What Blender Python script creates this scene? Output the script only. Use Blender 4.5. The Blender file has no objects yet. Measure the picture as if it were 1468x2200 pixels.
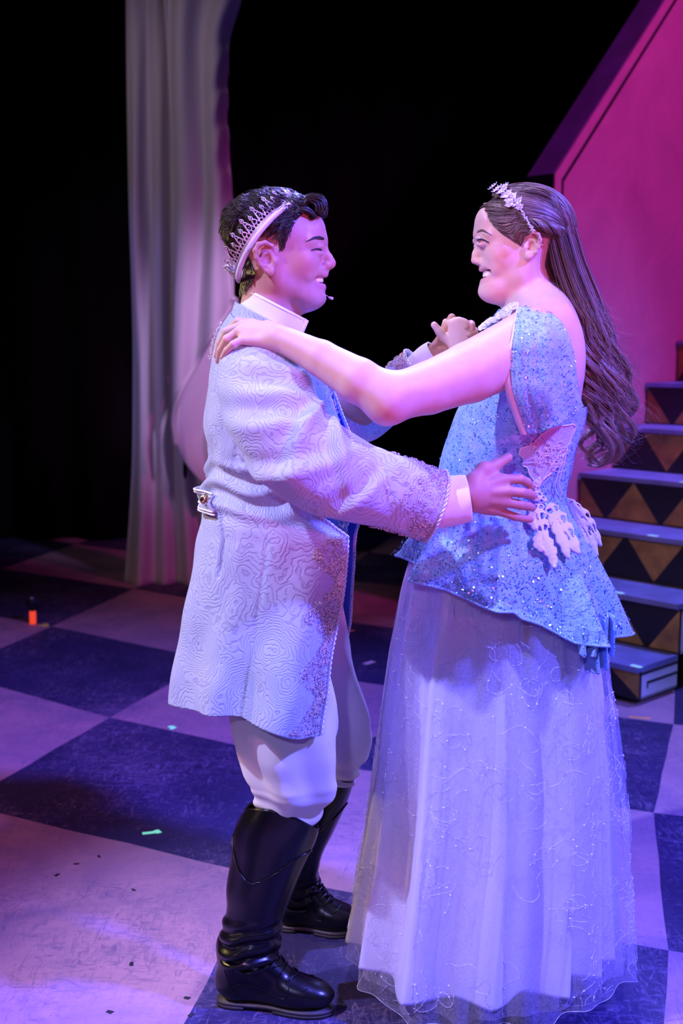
import bpy, math, random
import numpy as np
from mathutils import Vector

# ---------------------------------------------------------------- camera, world, lights, exposure
F = 2550.0; PITCH = math.atan(370 / F); CP, SP = math.cos(PITCH), math.sin(PITCH)
CAM = (0.0, -2.52, 1.491)
S = bpy.context.scene
COL = S.collection
cam = bpy.data.objects.new('camera', bpy.data.cameras.new('camera'))
COL.objects.link(cam)
cam.location = CAM
cam.rotation_euler = (math.pi / 2 - PITCH, 0, 0)
cam.data.sensor_fit = 'VERTICAL'
cam.data.sensor_height = 36.0
cam.data.sensor_width = 24.0
cam.data.lens = 36.0 * F / 2200
cam.data.clip_start = 0.05
cam.data.dof.use_dof = True
cam.data.dof.focus_distance = 2.45
cam.data.dof.aperture_fstop = 4.0
S.camera = cam

world = bpy.data.worlds.new('world'); S.world = world
world.use_nodes = True
world.node_tree.nodes['Background'].inputs[0].default_value = (0.10, 0.05, 0.22, 1)
world.node_tree.nodes['Background'].inputs[1].default_value = 0.055

def spot(name, loc, aim, color, power, size_deg=40, blend=0.6, radius=0.12):
    d = bpy.data.lights.new(name, 'SPOT')
    d.color = color; d.energy = power; d.spot_size = math.radians(size_deg); d.spot_blend = blend
    d.shadow_soft_size = radius
    o = bpy.data.objects.new(name, d); COL.objects.link(o)
    o.location = loc
    o.rotation_euler = (Vector(aim) - Vector(loc)).to_track_quat('-Z', 'Y').to_euler()
    o['kind'] = 'helper'
    return o

# stage lanterns and added fill spots (all out of frame, hung above and in front of the stage)
spot('key_lantern', (-3.0, -1.9, 5.0), (0.05, 0.0, 0.85), (0.46, 0.50, 1.0), 1600, 28, 0.7, 0.05)
spot('front_lantern', (-0.7, -4.8, 2.9), (0.15, 0.0, 0.8), (0.44, 0.42, 1.0), 230, 24, 0.8, 0.10)
spot('magenta_lantern', (2.4, -3.4, 2.0), (0.0, 0.0, 1.5), (1.0, 0.06, 0.66), 260, 20, 0.8, 0.14)
spot('rose_low_lantern', (-0.6, -4.4, 0.25), (0.1, 0.0, 1.5), (1.0, 0.15, 0.26), 190, 15, 0.8, 0.16)
spot('hair_lantern', (3.2, 1.6, 3.4), (0.55, 0.0, 1.35), (1.0, 0.26, 0.85), 150, 20, 0.8, 0.1)
spot('pink_top_lantern', (-3.1, -2.4, 4.8), (-1.3, 0.2, 0.0), (1.0, 0.22, 0.60), 300, 40, 0.9, 0.2)
spot('floor_wash_fill', (-2.4, -3.4, 5.0), (-1.25, 0.1, 0.0), (0.62, 0.34, 1.0), 330, 30, 0.9, 0.2)  # added wash that brightens the left of the floor
spot('top_lantern', (0.1, 1.1, 4.9), (0.15, 0.05, 1.45), (0.80, 0.72, 1.0), 380, 22, 0.8, 0.1)
spot('drape_blue_fill', (-3.6, 2.6, 3.0), (-1.35, 4.6, 1.6), (0.12, 0.11, 0.7), 90, 30, 0.8, 0.1)  # added blue tint for the left edge of the drape
spot('warm_low_lantern', (-3.2, -1.6, 0.7), (-0.08, -0.1, 0.42), (1.0, 0.72, 0.46), 60, 12, 0.9, 0.08)
spot('clasp_fill', (-0.7, -4.2, 2.8), (0.27, 0.18, 1.51), (1.0, 0.56, 0.92), 260, 6, 1.0, 0.05)  # narrow beam added to brighten the clasped hands
spot('stair_side_fill', (2.9, -2.4, 3.2), (1.5, 2.4, 0.2), (0.50, 0.56, 1.0), 170, 14, 0.8, 0.1)  # fill added to lighten the side panel of the bottom step
spot('blue_lantern', (3.0, -2.0, 4.4), (0.45, 0.2, 0.7), (0.11, 0.11, 1.0), 4200, 44, 0.8, 0.15)
spot('blue_back_lantern', (1.0, 3.4, 4.6), (0.0, 0.0, 1.2), (0.20, 0.20, 1.0), 1700, 36, 0.7, 0.15)
spot('amber_lantern', (-3.2, 0.9, 2.6), (-0.3, 0.0, 0.8), (1.0, 0.76, 0.26), 260, 36, 0.7, 0.1)
spot('house_lantern', (3.4, 0.2, 4.6), (2.0, 3.4, 2.5), (0.86, 0.045, 0.55), 640, 50, 0.8, 0.2)
spot('drape_lantern', (-2.6, 1.0, 4.6), (-1.0, 4.6, 2.1), (0.74, 0.60, 0.72), 150, 44, 0.8, 0.2)
spot('drape_purple_lantern', (1.0, 1.6, 3.4), (-0.65, 4.5, 1.5), (0.62, 0.42, 0.92), 520, 20, 0.8, 0.2)
spot('floor_lantern', (-2.4, 0.6, 4.6), (-1.3, 2.6, 0.0), (1.0, 0.44, 0.27), 190, 44, 0.9, 0.2)
spot('stair_lantern', (2.2, 2.4, 5.2), (1.8, 2.9, 0.5), (0.20, 0.22, 1.0), 1300, 36, 0.8, 0.2)
spot('stair_warm_lantern', (-1.5, -0.6, 3.6), (1.8, 2.9, 0.5), (1.0, 0.62, 0.42), 230, 20, 0.8, 0.2)

S.view_settings.view_transform = 'Standard'
S.view_settings.look = 'None'
S.view_settings.gamma = 1.0
S.view_settings.exposure = 0.0
S.view_settings.use_curve_mapping = False

# ---------------------------------------------------------------- pixel helpers (photograph 1468 x 2200)
def ray(px, py):
    u = (px - 734) / F; v = (py - 1100) / F
    return np.array((u, CP - v * SP, -SP - v * CP))
def W(px, py, y=0.0):
    d = ray(px, py); t = (y - CAM[1]) / d[1]
    return np.array((d[0] * t, y, CAM[2] + d[2] * t))
def G(px, py, z=0.0):
    d = ray(px, py); t = (z - CAM[2]) / d[2]
    return np.array((d[0] * t, CAM[1] + d[1] * t, z))
def SC(py, y=0.0):                      # metres per pixel near that row
    d = ray(734, py); t = (y - CAM[1]) / d[1]
    return t / F

# ---------------------------------------------------------------- mesh helpers
rng = np.random.default_rng(7)
def mesh(name, verts, faces, mats, parent=None, mi=None, smooth=True, **props):
    me = bpy.data.meshes.new(name)
    verts = np.asarray(verts, dtype=np.float64)
    if isinstance(faces, np.ndarray):
        nf, k = faces.shape
        me.vertices.add(len(verts)); me.vertices.foreach_set('co', verts.ravel())
        me.loops.add(nf * k); me.loops.foreach_set('vertex_index', faces.ravel().astype(np.int32))
        me.polygons.add(nf)
        me.polygons.foreach_set('loop_start', np.arange(0, nf * k, k, dtype=np.int32))
        me.update(calc_edges=True); me.validate()
    else:
        me.from_pydata([tuple(v) for v in verts], [], [tuple(int(i) for i in f) for f in faces])
    if not isinstance(mats, (list, tuple)): mats = [mats]
    for m in mats: me.materials.append(m)
    n = len(me.polygons)
    if mi is not None: me.polygons.foreach_set('material_index', np.asarray(mi, dtype=np.int32))
    me.polygons.foreach_set('use_smooth', np.full(n, bool(smooth)))
    me.update()
    o = bpy.data.objects.new(name, me); COL.objects.link(o)
    if parent is not None: o.parent = parent
    for k, v in props.items(): o[k] = v
    return o
def empty(name, loc=(0, 0, 0), parent=None, **props):
    o = bpy.data.objects.new(name, None); COL.objects.link(o); o.location = loc
    o.empty_display_size = 0.1
    if parent is not None: o.parent = parent
    for k, v in props.items(): o[k] = v
    return o
def tag(o, label, cat, group=None):
    o['label'] = label; o['category'] = cat
    if group: o['group'] = group
    return o
class MB:
    """collects pieces into one mesh"""
    def __init__(s): s.v = []; s.f = []; s.m = []; s.n = 0
    def add(s, v, f, m=0):
        v = np.asarray(v, float)
        for q in f: s.f.append(tuple(int(i) + s.n for i in q)); s.m.append(m)
        s.v.append(v); s.n += len(v)
    def box(s, c, size, ax=None, m=0):
        c = np.asarray(c, float); h = np.asarray(size, float) / 2
        A = np.eye(3) if ax is None else np.asarray(ax, float)
        v = [c + A.T @ (h * np.array(k)) for k in ((-1,-1,-1),(1,-1,-1),(1,1,-1),(-1,1,-1),(-1,-1,1),(1,-1,1),(1,1,1),(-1,1,1))]
        s.add(v, [(0,3,2,1),(4,5,6,7),(0,1,5,4),(1,2,6,5),(2,3,7,6),(3,0,4,7)], m)
    def prism(s, poly, z0, z1, m=0):     # poly: xy points, counter-clockwise
        n = len(poly)
        v = [(p[0], p[1], z0) for p in poly] + [(p[0], p[1], z1) for p in poly]
        f = [tuple(range(n))[::-1], tuple(range(n, 2 * n))] + [(i, (i + 1) % n, n + (i + 1) % n, n + i) for i in range(n)]
        s.add(v, f, m)
    def tube(s, pts, r, k=6, m=0, caps=True, closed=False):
        v, f = tube_geo(pts, r, k, caps, closed); s.add(v, f, m)
    def ball(s, c, r, m=0, seg=8, rings=5):
        r = np.ones(3) * r
        v = [(0, 0, 1)]; f = []
        for i in range(1, rings):
            t = math.pi * i / rings
            for j in range(seg):
                a = 2 * math.pi * j / seg
                v.append((math.sin(t) * math.cos(a), math.sin(t) * math.sin(a), math.cos(t)))
        v.append((0, 0, -1)); L = len(v) - 1
        for j in range(seg):
            f.append((0, 1 + j, 1 + (j + 1) % seg))
            b = 1 + (rings - 2) * seg
            f.append((L, b + (j + 1) % seg, b + j))
        for i in range(rings - 2):
            b = 1 + i * seg
            for j in range(seg):
                f.append((b + j, b + seg + j, b + seg + (j + 1) % seg, b + (j + 1) % seg))
        s.add(np.array(v) * r + np.asarray(c, float), f, m)
    def build(s, name, mats, parent=None, smooth=True, **props):
        return mesh(name, np.concatenate(s.v), s.f, mats, parent, s.m, smooth, **props)
def frames(pts, closed=False):
    pts = np.asarray(pts, float); n = len(pts)
    if closed: T = np.roll(pts, -1, 0) - np.roll(pts, 1, 0)
    else:
        T = np.gradient(pts, axis=0)
    T /= np.linalg.norm(T, axis=1)[:, None] + 1e-12
    up = np.array((0, 0, 1.)) if abs(T[0][2]) < 0.9 else np.array((0, 1., 0))
    N = np.zeros_like(pts); x = np.cross(T[0], up); x /= np.linalg.norm(x); N[0] = x
    for i in range(1, n):
        x = N[i-1] - T[i] * np.dot(N[i-1], T[i]); N[i] = x / (np.linalg.norm(x) + 1e-12)
    B = np.cross(T, N)
    return T, N, B
def tube_geo(pts, r, k=6, caps=True, closed=False):
    pts = np.asarray(pts, float); n = len(pts); r = np.broadcast_to(np.asarray(r, float), (n,))
    T, N, B = frames(pts, closed)
    a = np.arange(k) * 2 * math.pi / k
    v = (pts[:, None] + r[:, None, None] * (np.cos(a)[None, :, None] * N[:, None] + np.sin(a)[None, :, None] * B[:, None])).reshape(-1, 3)
    f = []
    for i in range(n if closed else n - 1):
        j2 = (i + 1) % n
        for j in range(k): f.append((i*k + j, i*k + (j+1) % k, j2*k + (j+1) % k, j2*k + j))
    if caps and not closed:
        f.append(tuple(range(k))[::-1]); f.append(tuple((n-1)*k + j for j in range(k)))
    return v, f
def spline(P, n):
    """Catmull-Rom through control points, n samples"""
    P = np.asarray(P, float); m = len(P)
    t = np.linspace(0, m - 1, n); i = np.clip(t.astype(int), 0, m - 2); u = (t - i)[:, None]
    g = lambda k: P[np.clip(k, 0, m - 1)]
    p0, p1, p2, p3 = g(i - 1), g(i), g(i + 1), g(i + 2)
    p0 = np.where((i - 1 < 0)[:, None], 2 * p1 - p2, p0); p3 = np.where((i + 2 > m - 1)[:, None], 2 * p2 - p1, p3)
    return 0.5 * (2*p1 + (p2 - p0)*u + (2*p0 - 5*p1 + 4*p2 - p3)*u**2 + (3*p1 - p0 - 3*p2 + p3)*u**3)
def smoothstep(a, b, x):
    t = np.clip((np.asarray(x, float) - a) / (b - a), 0, 1); return t * t * (3 - 2 * t)
def lerp_table(keys, x):
    """rows (x, a, b, ...) -> smooth interpolation (monotone-ish cubic) of every column at x"""
    K = np.asarray(keys, float); x = np.clip(np.asarray(x, float), K[0, 0], K[-1, 0])
    d = np.gradient(K[:, 1:], K[:, 0], axis=0)
    i = np.clip(np.searchsorted(K[:, 0], x, side='right') - 1, 0, len(K) - 2)
    h = (K[i+1, 0] - K[i, 0]); t = (x - K[i, 0]) / h
    t = t[..., None]; h = h[..., None]
    return ((2*t**3 - 3*t**2 + 1) * K[i, 1:] + (t**3 - 2*t**2 + t) * h * d[i] + (-2*t**3 + 3*t**2) * K[i+1, 1:] + (t**3 - t**2) * h * d[i+1])
def table_fn(K, n=700):
    """smooth table (x, value) sampled densely once, then read back by linear interpolation"""
    K = np.asarray(sorted(map(tuple, K)), float); X = np.linspace(K[0, 0], K[-1, 0], n); Y = lerp_table(K, X)[..., 0]
    return lambda x: np.interp(x, X, Y)
def grid_faces(nu, nv, wrap_u=False, flip=False):
    """vertices laid v-major: index = iv * nu + iu"""
    iu = np.arange(nu if wrap_u else nu - 1); iv = np.arange(nv - 1)
    U, V = np.meshgrid(iu, iv); U = U.ravel(); V = V.ravel(); U2 = (U + 1) % nu
    f = np.stack([V*nu + U, V*nu + U2, (V+1)*nu + U2, (V+1)*nu + U], 1)
    return f[:, ::-1].copy() if flip else f
def vnoise(x, seed=0):
    """smooth 1-D value noise in [-1, 1]"""
    r = np.random.default_rng(seed).uniform(-1, 1, 512); x = np.asarray(x, float)
    i = np.floor(x).astype(int); t = x - i; t = t*t*(3 - 2*t)
    return r[i % 512] * (1 - t) + r[(i + 1) % 512] * t
def noise2(x, y, seed=0):
    r = np.random.default_rng(seed).uniform(-1, 1, (64, 64)); x = np.asarray(x, float); y = np.asarray(y, float)
    i = np.floor(x).astype(int); j = np.floor(y).astype(int); u = x - i; v = y - j; u = u*u*(3-2*u); v = v*v*(3-2*v)
    g = lambda a, b: r[a % 64, b % 64]
    return (g(i, j)*(1-u) + g(i+1, j)*u)*(1-v) + (g(i, j+1)*(1-u) + g(i+1, j+1)*u)*v

# ---------------------------------------------------------------- materials
class NT:
    def __init__(s, name):
        s.m = bpy.data.materials.new(name); s.m.use_nodes = True
        s.t = s.m.node_tree; s.b = s.t.nodes['Principled BSDF']; s.out = s.t.nodes['Material Output']
    def n(s, kind, **kw):
        x = s.t.nodes.new(kind)
        for k, v in kw.items():
            if k.startswith('_'): setattr(x, k[1:], v)
            else: x.inputs[k.replace('__', ' ')].default_value = v
        return x
    def l(s, a, b): s.t.links.new(a, b)
    def ramp(s, fac, stops, interp='LINEAR'):
        r = s.t.nodes.new('ShaderNodeValToRGB'); e = r.color_ramp.elements; r.color_ramp.interpolation = interp
        e[0].position, e[0].color = stops[0][0], (*stops[0][1], 1)
        e[1].position, e[1].color = stops[-1][0], (*stops[-1][1], 1)
        for p, c in stops[1:-1]:
            q = e.new(p); q.color = (*c, 1)
        s.l(fac, r.inputs[0]); return r.outputs[0]
    def coord(s, which='Object', scale=None):
        c = s.n('ShaderNodeTexCoord').outputs[which]
        if scale is None: return c
        m = s.n('ShaderNodeMapping'); m.inputs['Scale'].default_value = scale if hasattr(scale, '__len__') else (scale,)*3
        s.l(c, m.inputs[0]); return m.outputs[0]
    def math(s, op, a, b=None, c=None):
        m = s.t.nodes.new('ShaderNodeMath'); m.operation = op
        for k, v in enumerate((a, b, c)):
            if v is None: continue
            if isinstance(v, (int, float)): m.inputs[k].default_value = v
            else: s.l(v, m.inputs[k])
        return m.outputs[0]
    def mix(s, fac, a, b):
        m = s.t.nodes.new('ShaderNodeMix'); m.data_type = 'RGBA'
        for k, v in ((0, fac), (6, a), (7, b)):
            if isinstance(v, (int, float)): m.inputs[k].default_value = v
            elif isinstance(v, tuple): m.inputs[k].default_value = (*v, 1)
            else: s.l(v, m.inputs[k])
        return m.outputs[2]
    def bump(s, h, strength=0.3, dist=0.002):
        b = s.n('ShaderNodeBump', Strength=strength, Distance=dist); s.l(h, b.inputs['Height']); s.l(b.outputs[0], s.b.inputs['Normal']); return b
def pmat(name, color, rough=0.6, metal=0.0, spec=0.5, noise=0.0, nscale=20, bump=0.0, bscale=80, sheen=0.0, bdist=0.002, sss=0.0, coat=0.0):
    t = NT(name); b = t.b
    b.inputs['Base Color'].default_value = (*color, 1); b.inputs['Roughness'].default_value = rough
    b.inputs['Metallic'].default_value = metal; b.inputs['Specular IOR Level'].default_value = spec
    if sheen: b.inputs['Sheen Weight'].default_value = sheen
    if coat: b.inputs['Coat Weight'].default_value = coat
    if sss:
        b.inputs['Subsurface Weight'].default_value = sss; b.inputs['Subsurface Radius'].default_value = (1, 0.35, 0.2); b.inputs['Subsurface Scale'].default_value = 0.012
    if noise:
        nz = t.n('ShaderNodeTexNoise', Scale=nscale, Detail=4.0); t.l(t.coord(), nz.inputs['Vector'])
        lo = tuple(max(0, c * (1 - noise)) for c in color); hi = tuple(min(1, c * (1 + noise)) for c in color)
        t.l(t.ramp(nz.outputs['Fac'], [(0.3, lo), (0.7, hi)]), b.inputs['Base Color'])
    if bump:
        nz = t.n('ShaderNodeTexNoise', Scale=bscale, Detail=3.0); t.l(t.coord(), nz.inputs['Vector']); t.bump(nz.outputs['Fac'], bump, bdist)
    return t.m
# ================================================================ THE STAGE
def floor_paint(name, base, dark, scratch, amount):
    t = NT(name); co = t.coord()
    a = t.n('ShaderNodeTexNoise', Scale=3.2, Detail=8.0, Roughness=0.7, Distortion=0.8); t.l(co, a.inputs['Vector'])
    c1 = t.ramp(a.outputs['Fac'], [(0.36, dark), (0.62, base)])
    # fine streaky scuffs, in two directions
    m = t.n('ShaderNodeMapping'); m.inputs['Scale'].default_value = (16, 60, 1); m.inputs['Rotation'].default_value = (0, 0, 0.5); t.l(co, m.inputs[0])
    s1 = t.n('ShaderNodeTexNoise', Scale=1.0, Detail=6.0, Roughness=0.75, Distortion=1.5); t.l(m.outputs[0], s1.inputs['Vector'])
    m2 = t.n('ShaderNodeMapping'); m2.inputs['Scale'].default_value = (55, 14, 1); m2.inputs['Rotation'].default_value = (0, 0, 0.2); t.l(co, m2.inputs[0])
    s2 = t.n('ShaderNodeTexNoise', Scale=1.0, Detail=6.0, Roughness=0.75, Distortion=1.5); t.l(m2.outputs[0], s2.inputs['Vector'])
    big = t.n('ShaderNodeTexNoise', Scale=1.7, Detail=3.0); t.l(co, big.inputs['Vector'])
    k = t.math('MULTIPLY', t.math('MAXIMUM', s1.outputs['Fac'], s2.outputs['Fac']), t.math('ADD', 0.62, t.math('MULTIPLY', big.outputs['Fac'], 0.75)))
    kk = t.ramp(k, [(0.53, (0, 0, 0)), (0.70, (amount,) * 3)])
    c2 = t.mix(kk, c1, scratch)
    t.l(c2, t.b.inputs['Base Color']); t.b.inputs['Roughness'].default_value = 0.62
    t.b.inputs['Specular IOR Level'].default_value = 0.3
    t.bump(s1.outputs['Fac'], 0.08, 0.001)
    return t.m
M_light = floor_paint('floor_paint_light', (0.43, 0.235, 0.30), (0.28, 0.165, 0.26), (0.13, 0.09, 0.19), 0.75)
M_dark = floor_paint('floor_paint_dark', (0.036, 0.026, 0.10), (0.022, 0.017, 0.066), (0.22, 0.15, 0.29), 0.8)
M_black = pmat('black_cloth', (0.006, 0.006, 0.008), 0.95, spec=0.1)
M_blackpaint = pmat('black_paint', (0.012, 0.011, 0.014), 0.5, noise=0.3, nscale=9)

fl = MB(); fl.box((0, 3, -0.06), (14, 16, 0.1))
floor = fl.build('floor', pmat('floor_board_black', (0.01, 0.01, 0.012), 0.7), kind='structure', smooth=False)
known = {(-1,-1): (-1.524,3.566), (0,-1): (-0.614,2.914), (0,0): (-0.925,2.050), (1,0): (0.0016,1.4925), (1,1): (-0.224,0.636),
         (2,-1): (1.302,1.9635), (2,0): (0.995,1.0846), (2,1): (0.807,0.2226)}
known[(0,1)] = tuple(G(-85, 1728)[:2]); known[(1,2)] = tuple(G(329, 2330)[:2]); known[(0,2)] = tuple(G(-250, 2290)[:2])
known[(3,0)] = tuple(np.array(known[(2,0)]) + (1.0, -0.30))
known[(1,-1)] = (0.36, 2.40)
def node(i, j):
    if (i, j) in known: return np.array(known[(i, j)])
    best = min(known, key=lambda k: (k[0]-i)**2 + (k[1]-j)**2); p = np.array(known[best], float)
    for s in range(abs(i - best[0])): p = p + np.sign(i - best[0]) * np.array((0.98, -0.52 + 0.06 * i))
    for s in range(abs(j - best[1])): p = p + np.sign(j - best[1]) * np.array((-0.27, -0.87 if j > -1 else -0.95))
    return p
for j in range(-6, 3):
    for i in range(-4, 5):
        q = [node(i, j), node(i, j+1), node(i+1, j+1), node(i+1, j)]
        c = sum(q) / 4
        if c[1] < -1.4 or c[1] > 7.2 or abs(c[0]) > 4.6: continue
        poly = []
        for k in range(4):                                   # hand-painted edges, a touch wavy
            a, b = q[k], q[(k+1) % 4]
            fwd = tuple(np.round(a, 3)) < tuple(np.round(b, 3))
            lo, hi = (a, b) if fwd else (b, a)
            nrm = np.array((-(hi - lo)[1], (hi - lo)[0]))
            pts = []
            for s in (0.2, 0.4, 0.6, 0.8):
                w = 0.006 * vnoise(s * 7 + lo[0] * 13.1 + lo[1] * 7.7, 5) * math.sin(math.pi * s)
                pts.append(lo + (hi - lo) * s + nrm * w)
            poly += [a] + (pts if fwd else pts[::-1])
        mb = MB(); mb.prism(poly, -0.012, 0.0)
        mb.build('floor_square', M_dark if (i + j) % 2 == 0 else M_light, floor, smooth=False)

bk = MB(); bk.box((0, 8.05, 3.5), (16, 0.1, 9)); bk.build('wall_back', M_black, kind='structure', smooth=False)
for nm_, x_ in (('wall_left', -7.05), ('wall_right', 7.05)):
    bk = MB(); bk.box((x_, 1.5, 3.5), (0.1, 13, 9)); bk.build(nm_, M_black, kind='structure', smooth=False)
# black masking cloth, hung in soft folds in front of the back wall
def black_masking(x0, x1, y, label):
    nu, nv = 120, 6
    u = np.linspace(0, 1, nu); v = np.linspace(0, 1, nv); U, V = np.meshgrid(u, v)
    X = x0 + (x1 - x0) * U; Z = 5.6 - V * 5.58; Y = y + 0.07 * np.sin(U * (x1 - x0) * 14 + 0.4 * np.sin(V * 3)) * (0.7 + 0.3 * V)
    o = mesh('masking_drape', np.stack([X, Y, Z], -1).reshape(-1, 3), grid_faces(nu, nv), M_black)
    o.modifiers.new('solid', 'SOLIDIFY').thickness = 0.006
    tag(o, label, 'curtain'); return o
black_masking(-4.4, -1.5, 6.3, 'black stage curtain hanging in the dark behind the pale drape')
black_masking(-1.3, 5.4, 7.4, 'wide black stage curtain hanging between the pale drape and the pink house front')

# ---------------------------------------------------------------- pale drape, two layers, pulled back
def cloth_mat(name, col, rough=0.85, bump=0.15, scale=260, sheen=0.15):
    t = NT(name); t.b.inputs['Base Color'].default_value = (*col, 1); t.b.inputs['Roughness'].default_value = rough
    t.b.inputs['Specular IOR Level'].default_value = 0.2; t.b.inputs['Sheen Weight'].default_value = sheen
    n = t.n('ShaderNodeTexNoise', Scale=scale, Detail=2.0); t.l(t.coord(), n.inputs['Vector']); t.bump(n.outputs['Fac'], bump, 0.001)
    return t.m
M_drape = cloth_mat('drape_cloth', (0.62, 0.56, 0.58))
drape = empty('stage_drape', tuple(G(340, 1262)))
tag(drape, 'tall pale off-white drape pulled back in folds at the rear of the stage', 'curtain')
def px_sheet(name, rows, y0, folds, amp, parent, nu=90, nv=90, mat=M_drape, seed=1, thick=0.006, wav=0.0):
    """rows: (row pixel, left pixel, right pixel); folds across; stands at depth y0"""
    R = np.array(rows, float); v = np.linspace(0, 1, nv)
    yy = R[0, 0] + (R[-1, 0] - R[0, 0]) * v
    lr = lerp_table(R, yy)
    u = np.linspace(0, 1, nu); out = np.zeros((nv, nu, 3))
    for i in range(nv):
        ph = u + wav * np.sin(v[i] * 4 + u * 5)
        dep = y0 + amp * (np.sin(ph * folds * 2 * math.pi + seed) + 0.5 * np.sin(ph * folds * 4.7 + seed * 3 + v[i] * 1.5)) + 0.02 * vnoise(u * 9 + v[i] * 4, seed)
        for k in range(nu):
            out[i, k] = W(lr[i, 0] + (lr[i, 1] - lr[i, 0]) * u[k], yy[i], y0) + np.array((0, dep[k] - y0, 0))
    o = mesh(name, out.reshape(-1, 3), grid_faces(nu, nv), mat, parent)
    o.matrix_parent_inverse = parent.matrix_world.inverted() if False else o.matrix_parent_inverse
    o.location = -parent.location
    m = o.modifiers.new('solid', 'SOLIDIFY'); m.thickness = thick
    return o
drape_y = 4.55
px_sheet('back_panel', [(-330, 268, 440), (0, 270, 430), (400, 274, 425), (800, 284, 425), (1000, 280, 440), (1262, 262, 470)], drape_y + 0.12, 3.2, 0.05, drape, seed=2, wav=0.03)
# the pulled-back front panel: its lower edge sweeps down to the left and folds under
SW = [(-330, 345, 520), (0, 352, 516), (60, 356, 497), (200, 362, 488), (400, 372, 496), (560, 378, 500), (640, 376, 502)]
nu, nv = 110, 130
u = np.linspace(0, 1, nu); v = np.linspace(0, 1, nv); out = np.zeros((nv, nu, 3))
end = np.array([lerp_table([(0, 381, 955), (0.12, 376, 905), (0.3, 392, 842), (0.55, 432, 765), (0.8, 478, 690), (1, 504, 640)], k) for k in u])
for k in range(nu):
    ys = -330 + (end[k, 1] + 330) * v
    lr = lerp_table(SW, np.minimum(ys, 640))
    top = lr[:, 0] + (lr[:, 1] - lr[:, 0]) * u[k]
    bl = smoothstep(250, end[k, 1], ys)
    xs = top * (1 - bl) + end[k, 0] * bl
    dep = -0.05 + 0.06 * np.sin(u[k] * 2.1 * 2 * math.pi + 0.6 * v * 3) * (1 - 0.45 * v) + 0.018 * np.sin(u[k] * 17 + v * 5) + 0.014 * smoothstep(.55, 1, u[k]) * np.sin(v * 52 + u[k] * 9 + 3 * np.sin(v * 11))
    for i in range(nv):
        out[i, k] = W(xs[i], ys[i], drape_y - 0.1) + np.array((0, dep[i], 0))
sw = mesh('front_panel', out.reshape(-1, 3), grid_faces(nu, nv), M_drape, drape); sw.location = -drape.location
sw.modifiers.new('solid', 'SOLIDIFY').thickness = 0.012
hem = MB(); hem.tube(out[-1] + np.array((0, -0.012, 0)), 0.017, 8); h = hem.build('rolled_edge', M_drape, drape); h.location = -drape.location
px_sheet('folded_flap', [(640, 478, 506), (720, 440, 522), (800, 408, 530), (860, 388, 532), (920, 380, 530), (985, 398, 520), (1035, 440, 506), (1060, 470, 496)], drape_y - 0.02, 1.3, 0.03, drape, seed=5, thick=0.012)
tb = MB(); tb.tube([W(398, y, drape_y - 0.06) for y in (985, 1000, 1015, 1028)], [0.008, 0.013, 0.013, 0.006], 8); t_ = tb.build('tie_back', M_black, drape); t_.location = -drape.location

# ---------------------------------------------------------------- staircase with black and gold triangles
ang = math.radians(47); wd = np.array((-math.cos(ang), math.sin(ang), 0)); ad = np.array((math.sin(ang), math.cos(ang), 0))
SO = G(1372, 1518); WID = 0.94; RUN = 0.29; RISE = 0.22; H0 = 0.165
def st(a, w, z): return SO + ad * a + wd * w + np.array((0, 0, z))
M_gold = pmat('gold_paint', (0.30, 0.165, 0.045), 0.55, noise=0.35, nscale=14)
M_tread = pmat('tread_paint', (0.17, 0.18, 0.42), 0.5, noise=0.25, nscale=6)
M_panel = pmat('pale_blue_paint', (0.60, 0.62, 0.74), 0.6, noise=0.12, nscale=8)
M_line = pmat('dark_line_paint', (0.03, 0.025, 0.04), 0.6)
M_glow = pmat('glow_tape', (0.45, 0.9, 0.72), 0.6)
def glowing(m, col, k):
    b = m.node_tree.nodes['Principled BSDF']; b.inputs['Emission Color'].default_value = (*col, 1); b.inputs['Emission Strength'].default_value = k; return m
glowing(M_glow, (0.35, 0.75, 0.85), 0.35)
stair = empty('staircase', tuple(SO)); tag(stair, 'wooden stage staircase painted with black and gold triangles, pale blue treads', 'stairs')
def kid(o, root): o.location = -np.array(root.location); return o
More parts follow.
